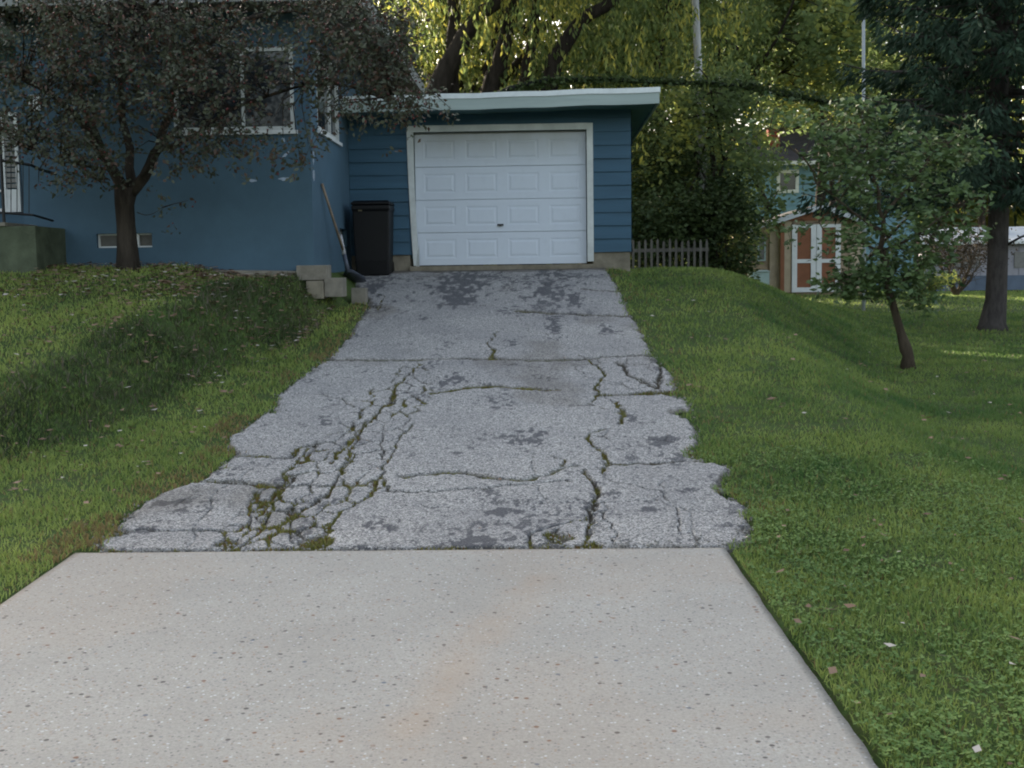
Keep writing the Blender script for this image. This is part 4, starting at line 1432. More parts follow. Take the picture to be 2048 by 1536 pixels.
def limb(mb, pts, r0_, r1_, n=7, wob=.02, sub=3):
    pts = [np.asarray(p, float) for p in pts]
    out = []
    for i in range(len(pts) - 1):
        p_1 = pts[max(i - 1, 0)]; p0 = pts[i]; p1 = pts[i + 1]; p2 = pts[min(i + 2, len(pts) - 1)]
        for k in range(sub):
            u_ = k / sub
            q = .5 * ((2 * p0) + (-p_1 + p1) * u_ + (2 * p_1 - 5 * p0 + 4 * p1 - p2) * u_ ** 2 + (-p_1 + 3 * p0 - 3 * p1 + p2) * u_ ** 3)
            out.append(q + (rng.normal(0, wob, 3) if (i or k) else 0))
    out.append(pts[-1])
    m = len(out)
    mb.tube(out, [r0_ + (r1_ - r0_) * (i / (m - 1)) ** .8 for i in range(m)], n)
    return out


def connect(mb, nodes, Cs, every, r_=.006, n=4, sag=.1):
    """thin branches from the nearest limb node to the clump centres"""
    N_ = np.array(nodes)
    for i in range(0, len(Cs), every):
        c = Cs[i]
        d = np.linalg.norm(N_ - c, axis=1)
        j = int(np.argmin(d))
        if d[j] < .05: continue
        a = N_[j]
        m_ = (a + c) / 2 + rng.normal(0, .08, 3) * d[j] + [0, 0, sag * d[j]]
        mb.tube([a, m_, c], [r_ * 1.8, r_ * 1.2, r_ * .6], n, cap=False)


# --- crabapple in front of the house
YC = 15.7
crab = thing('crabapple_tree', 'spreading small tree with dark purplish leaves and red berries before the blue wall', 'tree', PG(256, 538, zg_s))
tb = crab.location
tk = MB()
zb0 = float(zg(tb[0], tb[1])) - .08
bY = tb[1]
q = lambda x, y, Y: PY(x, y, Y)
trunk_pts = [np.array([q(257, 540, bY)[0], bY, zb0]), q(255, 500, bY), q(252, 450, bY), q(249, 410, bY), q(252, 375, bY)]
out = []
mbt = tk
n_ = 12
mbt.tube([trunk_pts[0], trunk_pts[0] * .7 + trunk_pts[1] * .3, trunk_pts[1], trunk_pts[2], trunk_pts[3], trunk_pts[4]], [.20, .155, .135, .118, .122, .15], n_)
LN = []
LN += limb(tk, [q(250, 385, bY), q(222, 330, bY - .1), q(165, 245, bY - .4), q(90, 185, bY - .8), q(-40, 120, bY - 1.0), q(-180, 60, bY - 1.2)], .085, .012)
LN += limb(tk, [q(255, 385, bY), q(258, 300, bY + .1), q(245, 200, bY + .2), q(235, 60, bY + .1), q(220, -120, bY)], .075, .015)
LN += limb(tk, [q(258, 390, bY), q(300, 330, bY - .1), q(325, 270, bY - .2), q(340, 200, bY - .3), q(375, 100, bY - .4), q(430, -20, bY - .5), q(470, -160, bY - .5)], .085, .014)
LN += limb(tk, [q(268, 370, bY), q(320, 305, bY - .3), q(400, 265, bY - .6), q(500, 205, bY - .9), q(620, 170, bY - 1.1), q(740, 185, bY - 1.3), q(800, 215, bY - 1.4)], .042, .006)
LN += limb(tk, [q(322, 285, bY - .2), q(400, 200, bY + .1), q(500, 140, bY + .3), q(580, 120, bY + .4)], .035, .007)
LN += limb(tk, [q(350, 170, bY - .3), q(450, 60, bY - .6), q(580, 20, bY - .9), q(700, 40, bY - 1.1), q(790, 100, bY - 1.2), q(835, 190, bY - 1.3)], .045, .007)
LN += limb(tk, [q(230, 340, bY), q(180, 330, bY - .5), q(120, 320, bY - .8), q(60, 300, bY - 1)], .03, .006)
LN += limb(tk, [q(200, 290, bY), q(140, 150, bY + .3), q(90, 40, bY + .5), q(40, -100, bY + .6)], .05, .008)
LN += limb(tk, [q(245, 150, bY), q(300, 20, bY - .8), q(420, -100, bY - 1.2), q(600, -140, bY - 1.4)], .04, .007)
LN += limb(tk, [q(275, 425, bY), q(300, 430, bY - .2), q(325, 415, bY - .3)], .006, .003, wob=.004)
blobs = [  # px, py, rx, ry, Y, dY, weight
    (100, 110, 190, 150, 15.2, 1.3, 1.1), (260, 90, 200, 140, 15.3, 1.4, 1.15), (60, 230, 120, 70, 15.0, .8, 1.0), (200, 270, 90, 70, 15.0, .7, 1.1), (110, 300, 90, 36, 14.9, .6, .8),
    (215, 320, 45, 36, 15.0, .4, 1.0), (130, 340, 50, 18, 14.9, .4, .9), (420, 60, 150, 80, 15.0, 1.2, .95), (430, 160, 130, 80, 15.0, 1.1, .6), (520, 40, 120, 70, 14.8, 1.0, .8),
    (480, 275, 130, 30, 14.6, .6, .9), (340, 300, 80, 36, 14.9, .5, .9), (560, 180, 50, 80, 14.7, .8, .45), (625, 180, 45, 130, 14.5, .6, 1.0), (600, 290, 45, 30, 14.4, .4, .6),
    (690, 60, 110, 90, 14.4, .9, 1.0), (760, 150, 80, 90, 14.3, .7, 1.1), (800, 200, 55, 55, 14.3, .4, 1.0), (690, 150, 60, 50, 14.4, .5, .5), (835, 130, 30, 50, 14.3, .4, .35),
    (770, 30, 80, 50, 14.5, .7, .8), (300, 150, 120, 50, 15.1, .9, .6), (390, 250, 60, 40, 14.8, .5, .3), (10, 330, 40, 20, 15, .3, .4), (305, 420, 22, 14, bY - .3, .1, .9),
    (520, 300, 30, 20, 14.5, .3, .6)]
Cs = blob_points(blobs, 520, 7, .05, None)
Cs = np.repeat(Cs, 5, 0) + rng.normal(0, .12, (len(Cs) * 5, 3))
# upper crown beyond the frame
up_c = PY(380, -190, 15.2)
uc = rng.normal(0, 1, (700, 3)); uc /= np.linalg.norm(uc, axis=1)[:, None]
uc = up_c + uc * rng.uniform(.5, 1, (700, 1)) * [3.0, 1.7, 1.1]
uc = uc[uc[:, 2] > 5.2]
allC = np.concatenate([Cs, uc])
LP, LD, _, _ = twig_leaves(allC, 10, .22, .035, .55)
connect(tk, LN, allC, 9, .005)
tk.build('trunk', MAT['bark_crab'], crab, smooth=True)
leaves_mesh('crown', LP, .060, MAT['crab'], crab, aspect=.55, droop=.5, along=LD * .6)
# berries hang in ones and twos below the twigs
bi = rng.choice(len(Cs), 900)
bc = Cs[bi] + rng.normal(0, .05, (900, 3)) - [0, 0, .04]
ico_v = np.array([(0, 0, 1), (1, 0, 0), (0, 1, 0), (-1, 0, 0), (0, -1, 0), (0, 0, -1)], float)
ico_f = np.array([(0, 1, 2), (0, 2, 3), (0, 3, 4), (0, 4, 1), (5, 2, 1), (5, 3, 2), (5, 4, 3), (5, 1, 4)])
V = (bc[:, None, :] + ico_v[None] * rng.uniform(.010, .017, 900)[:, None, None]).reshape(-1, 3)
Fb = (np.arange(900)[:, None, None] * 6 + ico_f[None]).reshape(-1, 3)
b_ = np_mesh('berries', V, Fb, MAT['berry'], parent=crab, smooth=True)
b_['kind'] = 'stuff'

# --- young apple tree on the right slope
ya_ = PG(1815, 738, zg_s); YA = ya_[1]
apl = thing('apple_tree', 'young leaning tree with green leaves on the right slope', 'tree', ya_)
tk = MB()
z0_ = ya_.copy(); z0_[2] -= .06
tk.tube([z0_, q(1816, 712, YA), q(1812, 700, YA), q(1800, 660, YA), q(1786, 610, YA), q(1774, 570, YA), q(1768, 500, YA)], [.12, .075, .085, .055, .05, .048, .045], 9)
LN = []
LN += limb(tk, [q(1768, 520, YA), q(1764, 440, YA), q(1750, 360, YA), q(1735, 290, YA), q(1725, 225, YA)], .042, .006)
LN += limb(tk, [q(1766, 470, YA), q(1700, 420, YA - .3), q(1640, 360, YA - .4), q(1590, 300, YA - .4), q(1540, 255, YA - .4)], .025, .004)
LN += limb(tk, [q(1764, 440, YA), q(1820, 370, YA), q(1870, 310, YA + .1), q(1915, 270, YA + .2), q(1935, 225, YA + .2)], .028, .004)
LN += limb(tk, [q(1768, 500, YA), q(1830, 470, YA - .2), q(1890, 430, YA - .3), q(1940, 400, YA - .3)], .022, .004)
LN += limb(tk, [q(1768, 500, YA), q(1700, 480, YA + .2), q(1640, 450, YA + .4), q(1590, 440, YA + .4)], .02, .004)
LN += limb(tk, [q(1770, 540, YA), q(1700, 545, YA), q(1680, 560, YA)], .016, .004)
LN += limb(tk, [q(1772, 555, YA), q(1815, 575, YA - .2), q(1835, 600, YA - .2), q(1840, 620, YA - .2)], .009, .003)
LN += limb(tk, [q(1750, 370, YA), q(1700, 300, YA - .4), q(1660, 240, YA - .5)], .018, .004)
blobs = [(1735, 300, 105, 90, YA, .7, 1.0), (1640, 250, 60, 45, YA - .2, .5, .9), (1540, 250, 45, 22, YA - .4, .2, .7), (1665, 340, 65, 55, YA, .6, .6), (1830, 330, 80, 60, YA, .5, .7),
         (1925, 260, 24, 34, YA + .2, .2, .9), (1900, 310, 40, 30, YA + .1, .3, .8), (1760, 420, 110, 80, YA, .7, 1.1), (1880, 420, 65, 50, YA, .5, 1.0), (1890, 480, 70, 40, YA - .2, .4, 1.0),
         (1930, 400, 25, 25, YA - .3, .2, .8), (1610, 452, 60, 14, YA + .3, .4, .3), (1665, 500, 30, 26, YA, .4, .3), (1755, 520, 75, 70, YA, .5, 1.1), (1700, 570, 50, 35, YA, .3, 1.0), (1790, 560, 50, 40, YA, .3, .9),
         (1840, 530, 50, 50, YA, .3, .8), (1838, 608, 22, 16, YA - .2, .1, .9), (1745, 225, 40, 20, YA, .2, .7), (1690, 385, 50, 30, YA - .3, .4, .35)]
blobs = [b[:6] + (b[6] * (1.9 if b[2] * b[3] < 2600 else (.8 if b[2] * b[3] > 6000 else 1.1)),) for b in blobs]
Cs = blob_points(blobs, 250, 7, .05, None)
Cs = np.repeat(Cs, 4, 0) + rng.normal(0, .085, (len(Cs) * 4, 3))
LP, LD, _, _ = twig_leaves(Cs, 7, .20, .035, .15)
connect(tk, LN, Cs, 3, .004)
tk.build('trunk', MAT['bark'], apl, smooth=True)
leaves_mesh('crown', LP, .095, MAT['apple'], apl, aspect=.5, droop=.2, along=LD * .6)


def ground_at(px, py):
    return PG(px, py, zg_s)


# --- big conifer at the right edge
sb_ = ground_at(1985, 660)
YP = sb_[1]
spr = thing('spruce_tree', 'large dark evergreen with bare lower trunk at the right edge', 'tree', sb_)
tk = MB()
z0_ = sb_.copy(); z0_[2] -= .1
tk.tube([z0_, z0_ + [0, 0, .25], q(1992, 600, YP), q(1995, 520, YP), q(1997, 440, YP), q(1998, 250, YP), q(2000, 0, YP), q(2000, -500, YP), q(2000, -1050, YP)],
        [.33, .25, .20, .19, .19, .18, .15, .1, .03], 12)
tx_, ty_ = q(1997, 300, YP)[0], YP
Cn = []; Dn = []
nb = 250
for i in range(nb):
    z = 3.05 + (i / nb) * 12.5 + rng.uniform(-.1, .1)
    rad_ = (3.4 * (1 - ((z - 3.0) / 13.5)) + .3) * rng.uniform(.75, 1.05)
    az = i * 2.399 + rng.uniform(-.3, .3)
    dr_ = np.array([math.cos(az), math.sin(az), 0])
    p0 = np.array([tx_, ty_, z])
    m = 6
    pts_ = [p0 + dr_ * rad_ * k / m + np.array([0, 0, -.45 * rad_ * .45 * (k / m) ** 1.2 + .22 * rad_ * (k / m) ** 3]) for k in range(m + 1)]
    tk.tube(pts_, [.045 * (1 - .8 * k / m) for k in range(m + 1)], 4, cap=False)
    if z > 9.5 and i % 2: dens_ = 60
    else: dens_ = 190
    kk = int(dens_ * (.5 + rad_ / 3))
    t_ = rng.uniform(.12, 1.0, kk) ** .8
    sidev = np.array([-dr_[1], dr_[0], 0])
    wv_ = rng.uniform(-1, 1, kk) * .55 * rad_ * .38 * (1.15 - t_)
    zc_ = -.45 * rad_ * .45 * t_ ** 1.2 + .22 * rad_ * t_ ** 3
    P_ = p0 + dr_ * (t_ * rad_)[:, None] + sidev * wv_[:, None]
    P_[:, 2] += zc_ + rng.uniform(-.32, .04, kk) * (.5 + .5 * t_)
    Cn.append(P_); Dn.append(np.repeat((dr_ * .8 + [0, 0, -.7])[None], kk, 0) + sidev * np.sign(wv_)[:, None] * .6)
Cn = np.concatenate(Cn); Dn = np.concatenate(Dn)
tk.tube([q(2005, 495, YP), q(2040, 475, YP - .3), q(2090, 455, YP - .6)], [.03, .022, .012], 5)
tk.build('trunk', MAT['bark_grey'], spr, smooth=True)
leaves_mesh('crown', Cn, .19, MAT['spruce'], spr, aspect=.28, droop=.3, along=Dn)

# --- generic trees for the background
def copy_tree(o, loc, rz, sc, label, cat=None, group=None):
    r_ = o.copy(); COL.objects.link(r_)
    r_.location = loc; r_.rotation_euler = (0, 0, rz); r_.scale = (sc, sc, sc)
    r_['label'] = label
    if group: r_['group'] = group
    for ch in list(o.children):
        c_ = ch.copy(); COL.objects.link(c_); c_.parent = r_
    return r_


def big_tree(name, label, base, H, crown_r, mat, bark, style='round', n_clump=1500, per=14, lsize=.16, low=.2, lean=(0, 0), seedn=0, group=None, trunk_r=.28, limbs=9):
    """tree built round the origin, then moved"""
    o = thing(name, label, 'tree', (0, 0, 0), group)
    mb_ = MB()
    top = np.array([lean[0], lean[1], H * .78])
    tp = [np.zeros(3) - [0, 0, .3], np.array([lean[0] * .1, lean[1] * .1, H * .15]), np.array([lean[0] * .4, lean[1] * .4, H * .42]), top]
    nodes = limb(mb_, tp, trunk_r, .05, 9, .05)
    for k in range(limbs):
        f_ = .14 + .6 * k / limbs
        i_ = int(f_ * (len(nodes) - 1))
        s_ = nodes[i_]
        az = k * 2.4 + seedn
        reach = crown_r * rng.uniform(.55, .85)
        e_ = s_ + np.array([math.cos(az) * reach, math.sin(az) * reach, H * rng.uniform(.22, .42)])
        e_[2] = min(e_[2], H * .92)
        m_ = (s_ + e_) / 2 + [0, 0, -.04 * H]
        nodes = nodes + limb(mb_, [s_, m_, e_], trunk_r * .5 * (1 - f_ * .6), .02, 6, .06)
    # clumps
    C_ = []
    while len(C_) < n_clump:
        p = rng.uniform(-1, 1, 3)
        r2 = np.linalg.norm(p)
        if r2 > 1 or r2 < .25: continue
        z = H * (low + (1 - low) * (p[2] * .5 + .5))
        prof = math.sin(math.pi * min(1, max(.0, (z / H - low) / (1 - low)) ** .75)) ** .5 if style == 'round' else 1
        x, y = p[0] * crown_r, p[1] * crown_r
        if fbm(x * .45 + 9, z * .45 + y * .3, seedn + 5) < .46: continue
        C_.append((x + lean[0] * .8, y + lean[1] * .8, z))
    C_ = np.array(C_)
    if style == 'weep':
        n2 = len(C_)
        ln = rng.uniform(.4, 1.5, n2)
        t_ = rng.uniform(0, 1, (n2, per))
        sway = rng.normal(0, .10, (n2, 1, 3)) * t_[..., None]
        P_ = C_[:, None, :] + sway + np.stack([np.zeros_like(t_), np.zeros_like(t_), -t_ * ln[:, None]], -1) + rng.normal(0, .13, (n2, per, 3))
        P_ = P_.reshape(-1, 3)
        Dd = np.tile([0, 0, -.45], (len(P_), 1))
        rn = np.repeat(rng.uniform(0, 1, n2), per) * .6 + rng.uniform(0, .4, len(P_))
        lsz, asp = lsize * .85, .5
    else:
        P_, Dd, _, _ = twig_leaves(C_, per, .55, .17, .15)
        Dd = Dd * .5
        rn = np.repeat(rng.uniform(0, 1, len(C_)), per) * .5 + rng.uniform(0, .5, len(P_))
        lsz, asp = lsize, .6
    ok = P_[:, 2] > .3
    connect(mb_, nodes, C_, 12, .012)
    mb_.build('trunk', bark, o, smooth=True)
    leaves_mesh('crown', P_[ok], lsz, mat, o, aspect=asp, droop=.3, along=Dd[ok], rnd=rn[ok])
    o.location = tuple(float(v) for v in base)
    return o


def B(px, Y, dz=0):
    p = PY(px, 500, Y)
    return (p[0], Y, float(zg(p[0], Y)) + dz)


WG = 'tall trees beyond the garage'
w1 = big_tree('willow_tree', 'yellow-green weeping tree with leaning dark trunk above the garage roof, left half', B(900, 37), 13, 4.6, MAT['willow'], MAT['bark_dark'], 'weep', 1100, 22, .20, .16, (2.2, 0), 1, WG, .42)
w2 = big_tree('willow_tree', 'yellow-green weeping tree just right of the garage', B(1250, 38), 12, 3.4, MAT['willow'], MAT['bark_dark'], 'weep', 800, 22, .20, .10, (1.5, 0), 4, WG, .34)
g1 = big_tree('shade_tree', 'green leafy tree behind the pale utility pole', B(1420, 42), 13, 4.8, MAT['green'], MAT['bark_dark'], 'round', 1200, 13, .22, .36, (.5, 0), 7, WG, .34)
pn = big_tree('dark_evergreen', 'dark green tree behind the white flagpole', B(1640, 45), 13.5, 4.4, MAT['green'], MAT['bark_dark'], 'round', 1300, 13, .22, .42, (0, 0), 11, WG, .36)
copy_tree(w1, B(1080, 40), 2.1, 1.0, 'weeping tree over the middle of the garage roof')
copy_tree(w2, B(760, 41), 1.0, 1.08, 'yellow weeping tree between the house eave and the garage')
copy_tree(g1, B(1180, 47), 3.0, 1.12, 'green tree over the right end of the garage roof')
copy_tree(g1, B(1560, 62), 1.3, 1.25, 'tall green tree behind the teal house')
copy_tree(pn, B(1820, 56), 2.4, 1.2, 'dark tree behind the large evergreen')
copy_tree(g1, B(1960, 74), .4, 1.2, 'far green tree above the pale building')
copy_tree(w1, B(1720, 70), 4.2, 1.2, 'yellowish tree far behind the teal house')
copy_tree(w1, (-10.5, 35, 1.2), 5.2, 1.0, 'unseen weeping tree added behind the blue house to block the low sun')  # this and the next are unseen, added to keep sun off nearer leaves
copy_tree(w1, (-17, 37, 1.2), 3.2, 1.0, 'unseen weeping tree added behind the left end of the blue house to block the low sun')

# leaning dark trunks seen over the garage roof
def lean_trunk(pts, r_a, r_b, Y, label):
    b = PY(*pts[0], Y)
    gz = float(zg(b[0], Y))
    o = thing('leaning_trunk', label, 'tree trunk', (b[0] - .5, Y, gz), 'leaning trunks above the garage roof')
    mb_ = MB()
    P_ = [np.array([b[0] - .5, Y, gz - .2])] + [PY(x, y, Y) for x, y in pts]
    nodes = limb(mb_, P_, r_a * 1.25, r_b, 9, .03)
    mb_.build('trunk', MAT['bark_dark'], o, smooth=True)
    # leaves at the top, above the frame
    C_ = P_[-1] + rng.normal(0, 1, (220, 3)) * [1.4, 1.2, 1.6] + [0, 0, 1.0]
    ln = rng.uniform(.6, 2.0, 220); t_ = rng.uniform(0, 1, (220, 18))
    L_ = (C_[:, None, :] + np.stack([0 * t_, 0 * t_, -t_ * ln[:, None]], -1) + rng.normal(0, .06, (220, 18, 3))).reshape(-1, 3)
    leaves_mesh('crown', L_, .18, MAT['willow'], o, aspect=.32, along=np.tile([0, 0, -1.0], (len(L_), 1)))


lean_trunk([(868, 210), (895, 140), (930, 70), (985, 5), (1060, -90)], .30, .12, 30.6, 'forking dark trunk leaning right just past the crabapple branches')
lean_trunk([(905, 200), (908, 100), (905, 10), (900, -120)], .20, .12, 31, 'upright dark trunk beside the forking one')
lean_trunk([(975, 200), (1000, 120), (1018, 50), (1032, -20), (1050, -120)], .22, .11, 31.2, 'slim dark trunk leaning right over the middle of the roof')
lean_trunk([(1040, 200), (1060, 110), (1072, 30), (1080, -90)], .16, .09, 31.6, 'thin nearly upright trunk over the middle of the roof')
lean_trunk([(1090, 200), (1115, 110), (1160, 45), (1235, -10), (1300, -90)], .24, .10, 30.8, 'dark trunk leaning furthest right above the roof')

# shrubs right of the garage
def shrub(px, py, Y, rx, rz, label, mat, n_cl=260, per=14, ls=.12, group='shrubs right of the garage', stems=5, berries=False, stemmat='bark_dark', name='shrub'):
    b = B(px, Y)
    o = thing(name, label, 'shrub', b, group)
    mb_ = MB()
    nodes = []
    for k in range(stems):
        a = rng.uniform(0, 6.28); rr_ = rng.uniform(.2, .7) * rx
        e_ = np.array(b) + [math.cos(a) * rr_, math.sin(a) * rr_, rz * rng.uniform(.9, 1.6)]
        nodes += limb(mb_, [np.array(b) - [0, 0, .1], (np.array(b) + e_) / 2 + rng.normal(0, .1, 3), e_], .04, .01, 5, .03)
    p = rng.normal(0, 1, (n_cl, 3)); p /= np.linalg.norm(p, axis=1)[:, None]
    p *= rng.uniform(.35, 1, (n_cl, 1)) * (.75 + .6 * hash2(np.floor(p[:, 0] * 2.2), np.floor(p[:, 2] * 2.2 + p[:, 1]), int(px)))[:, None]
    C_ = np.array(b) + [0, 0, rz * 1.02] + p * [rx, rx * .8, rz]
    kp = fbm(C_[:, 0] * 1.3, C_[:, 2] * 1.3, int(px)) > .41
    C_ = C_[kp]
    P_, Dd, _, _ = twig_leaves(C_, per, .3, .09, .05)
    connect(mb_, nodes, C_, 6, .006)
    mb_.build('trunk', MAT[stemmat], o, smooth=True)
    leaves_mesh('crown', P_, ls, mat, o, aspect=.55, along=Dd * .5)
    if berries:
        nb_ = 60
        bc_ = C_[rng.choice(len(C_), nb_)] + rng.normal(0, .1, (nb_, 3))
        V_ = (bc_[:, None, :] + ico_v[None] * .03).reshape(-1, 3)
        F_ = (np.arange(nb_)[:, None, None] * 6 + ico_f[None]).reshape(-1, 3)
        x_ = np_mesh('berries', V_, F_, MAT['berry'], parent=o); x_['kind'] = 'stuff'
    return o


shrub(1300, 500, 31, 1.0, 1.1, 'low dark shrub directly behind the garage corner', MAT['shrub'], 300)
shrub(1350, 500, 33, 1.6, 2.0, 'tall dark shrub behind the picket fence', MAT['shrub'], 620)
shrub(1430, 500, 31.5, 1.1, 1.5, 'bushy dark shrub at the right end of the picket fence', MAT['shrub'], 620)
shrub(1405, 500, 35, 1.3, 2.5, 'tallest loose shrub between the pole and the teal house', MAT['green'], 620)
shrub(1440, 500, 35, .9, 1.2, 'shrub with red berries beside the shed wall', MAT['shrub'], 320, berries=True)
shrub(1400, 500, 37, 2.2, 2.7, 'broad green shrub beneath the utility pole', MAT['green'], 700, ls=.15)
shrub(1860, 600, 41, .9, .35, 'low green clump right of the shed', MAT['green'], 120, group=None)

big_tree('leafy_tree', 'bushy green tree filling the gap between the pole and the teal house', B(1425, 32.3), 5.7, 1.7, MAT['green'], MAT['bark_dark'], 'round', 380, 14, .15, .06, (0, 0), 15, WG, .16)
shrub(1292, 500, 34.5, 1.1, 2.5, 'yellow-green shrub behind the garage corner, sunlit glow put into its leaf colour', MAT['willow'], 420, ls=.15)  # the sunlit yellow patch is made by leaf colour
shrub(1330, 500, 44, 2.6, 3.4, 'tall green shrub deep behind the picket fence', MAT['green'], 620, ls=.18)
# bare shrub near the far building
bs = B(1915, 44)
o = thing('bare_shrub', 'leafless brown twiggy shrub left of the large evergreen trunk', 'shrub', bs)
mb_ = MB(); tips = []
for k in range(9):
    a = rng.uniform(0, 6.28); h_ = rng.uniform(1.2, 2.0)
    e_ = np.array(bs) + [math.cos(a) * .9, math.sin(a) * .6, h_]
    nn_ = limb(mb_, [np.array(bs), np.array(bs) * .5 + e_ * .5 - [0, 0, .05], e_], .055, .015, 5, .03)
    for j in range(34):
        s_ = nn_[rng.integers(2, len(nn_))]
        mb_.tube([s_, s_ + rng.normal(0, .35, 3) + [0, 0, .3]], [.012, .004], 3, cap=False)
mb_.build('trunk', MAT['bark'], o)
P_ = np.array(bs) + [0, 0, 1.7] + rng.normal(0, 1, (1500, 3)) * [.8, .5, .35]
MAT['drab'] = leafmat('brown_dead_leaf', (.045, .036, .028), (.09, .075, .06), .8, .1, .2)
leaves_mesh('crown', P_, .12, MAT['drab'], o, aspect=.5)

# far woods that close the view
nW = 26000
ang = rng.uniform(-.75, .75, nW)
rW = rng.uniform(95, 135, nW)
XW, YW = np.sin(ang) * rW, np.cos(ang) * rW
hW = 9 + 6 * fbm(XW * .08, YW * .08, 121) 
ZW = .5 + rng.uniform(0, 1, nW) ** .9 * hW
wd = leaves_mesh('far_woods', np.stack([XW, YW, ZW], 1), 1.5, MAT['woods'], None, aspect=.8, droop=.1)
tag(wd, kind='stuff', label='far wooded skyline closing the view')

# ------------------------------------------------------------------ poles, line, fence
b = B(1398, 33)
up_ = thing('utility_pole', 'pale weathered pole rising out of the frame right of the garage', 'pole', b)
pb, pt_ = PY(1408, 400, 33), PY(1388, -60, 33)
k_ = (pt_ - pb) / (pt_[2] - pb[2])
p_bot = pb + k_ * (b[2] - .2 - pb[2])
MB().tube([p_bot, (p_bot + pt_) / 2 , pt_, pt_ + k_ * 2.5], [.13, .115, .085, .07], 12).build('shaft', MAT['pole'], up_, smooth=True)
am = PY(1366, 212, 32.85)
MB().box(am[0] - .16, am[0] + .16, 32.7, 32.85, am[2] - .07, am[2] + .07).build('equipment_box', MAT['iron'], up_, bevel=.01)
MB().box(am[0] + .16, PY(1400, 212, 33)[0], 32.76, 32.80, am[2] - .015, am[2] + .015).build('bracket', MAT['iron'], up_)
# overgrown line
MAT['cable'] = simple('dark_cable', (.015, .017, .014), .8, .2, .3, 6, .2, .004)
lp = [(960, 205), (1020, 178), (1090, 162), (1180, 158), (1290, 163), (1400, 167), (1480, 172), (1560, 188), (1680, 205), (1800, 212), (2100, 220)]
LPp = [PY(x, y, 29.6 + i * .15) for i, (x, y) in enumerate(lp)]
cb = thing('overhead_line', 'thick dark leafy line sagging across just above the garage roof', 'cable', LPp[3])
mb_ = MB(); nodes = limb(mb_, LPp, .075, .03, 7, .01)
mb_.build('line', MAT['cable'], cb, smooth=True)
nd = np.array(nodes[:26])
P_ = nd[rng.integers(0, len(nd) - 1, 2600)]; nxt = rng.uniform(0, .5, (2600, 1))
P_ = P_ + nxt * [1, 0, 0] + rng.normal(0, .06, (2600, 3))
leaves_mesh('vine_leaves', P_, .11, MAT['shrub'], cb, aspect=.6)

fpb = ground_at(1727, 622)
fp = thing('flagpole', 'slim white metal pole standing on the lawn behind the young tree', 'pole', fpb)
ft_ = PY(1727, 38, fpb[1])
MB().tube([fpb - [0, 0, .05], [fpb[0], fpb[1], fpb[2] + 2], [(fpb[0] + ft_[0]) / 2, fpb[1], (fpb[2] + ft_[2]) / 2], ft_], [.045, .045, .042, .04], 8).build('shaft', MAT['pvc'], fp, smooth=True)
MB().tube([ft_ + [0, 0, .0], ft_ + [0, 0, .05], ft_ + [0, 0, .1]], [.03, .07, .03], 8).build('finial', MAT['pvc'], fp, smooth=True)

YFn = 29.0
fn = thing('picket_fence', 'grey weathered picket fence right of the garage', 'fence', B(1350, YFn))
x0_, x1_ = PY(1262, 500, YFn)[0], PY(1418, 500, YFn)[0]
n_ = 13
ztp = PY(1340, 479, YFn)[2]
for i in range(n_):
    x = x0_ + .05 + (x1_ - x0_ - .1) * i / (n_ - 1)
    h_ = ztp + rng.uniform(-.03, .03)
    g_ = float(zg(x, YFn)) + .03
    w2_ = .027
    MB().prism([(x - w2_, g_), (x + w2_, g_), (x + w2_, h_ - .06), (x, h_), (x - w2_, h_ - .06)], 'y', YFn, YFn + .02).build('picket', MAT['picket'], fn)
for dz in (.28, .72):
    MB().box(x0_, x1_, YFn + .022, YFn + .06, ztp - 1.0 + dz, ztp - .92 + dz).build('rail', MAT['picket'], fn)

# ------------------------------------------------------------------ shed
YSh = 40.0
P2 = lambda x, y, Y=YSh: PY(x, y, Y)
shd = thing('shed', 'tan block shed with orange-brown gable and white framed doors', 'shed', P2(1626, 583))
xl, xr = P2(1560, 500)[0], P2(1726, 500)[0]
zg0 = P2(1626, 584)[2]; ze = P2(1626, 441)[2]; za_ = P2(1645, 414)[2]; xa_ = P2(1645, 414)[0]
sw = MB(); sw.box(xl, xr, YSh, YSh + 5, zg0 - .3, ze)
# low side wing
xw = P2(1499, 500)[0]
zw = P2(1499, 455)[2]
sw.prism([(xw, zg0 - .3), (xl - .004, zg0 - .3), (xl - .004, ze - .03), (xw, zw)], 'y', YSh + .3, YSh + 4.8)
sw.build('wall', MAT['tanbrick'], shd)
MB().prism([(P2(1570, 441)[0], ze), (P2(1714, 441)[0], ze), (xa_, za_)], 'y', YSh - .05, YSh + .2).build('gable', MAT['orange'], shd)
cp = MB()
for (xa1, ya1, xb1, yb1) in ((1540, 442, 1645, 407), (1645, 407, 1742, 442)):
    A_, B_ = P2(xa1, ya1, YSh - .3), P2(xb1, yb1, YSh - .3)
    cp.prism([(A_[0], A_[2] - .16), (B_[0], B_[2] - .16), (B_[0], B_[2]), (A_[0], A_[2])], 'y', YSh - .3, YSh - .25)
A_, B_ = P2(1490, 462, YSh + .1), P2(1541, 441, YSh + .1)
cp.prism([(A_[0], A_[2] - .12), (B_[0] - .01, B_[2] - .12), (B_[0] - .01, B_[2]), (A_[0], A_[2])], 'y', YSh + .1, YSh + .15)
MAT['roofedge'] = simple('grey_white_roof_edge', (.50, .52, .54), .6, .3, .2, 3, .1, .002)
rf = MB()
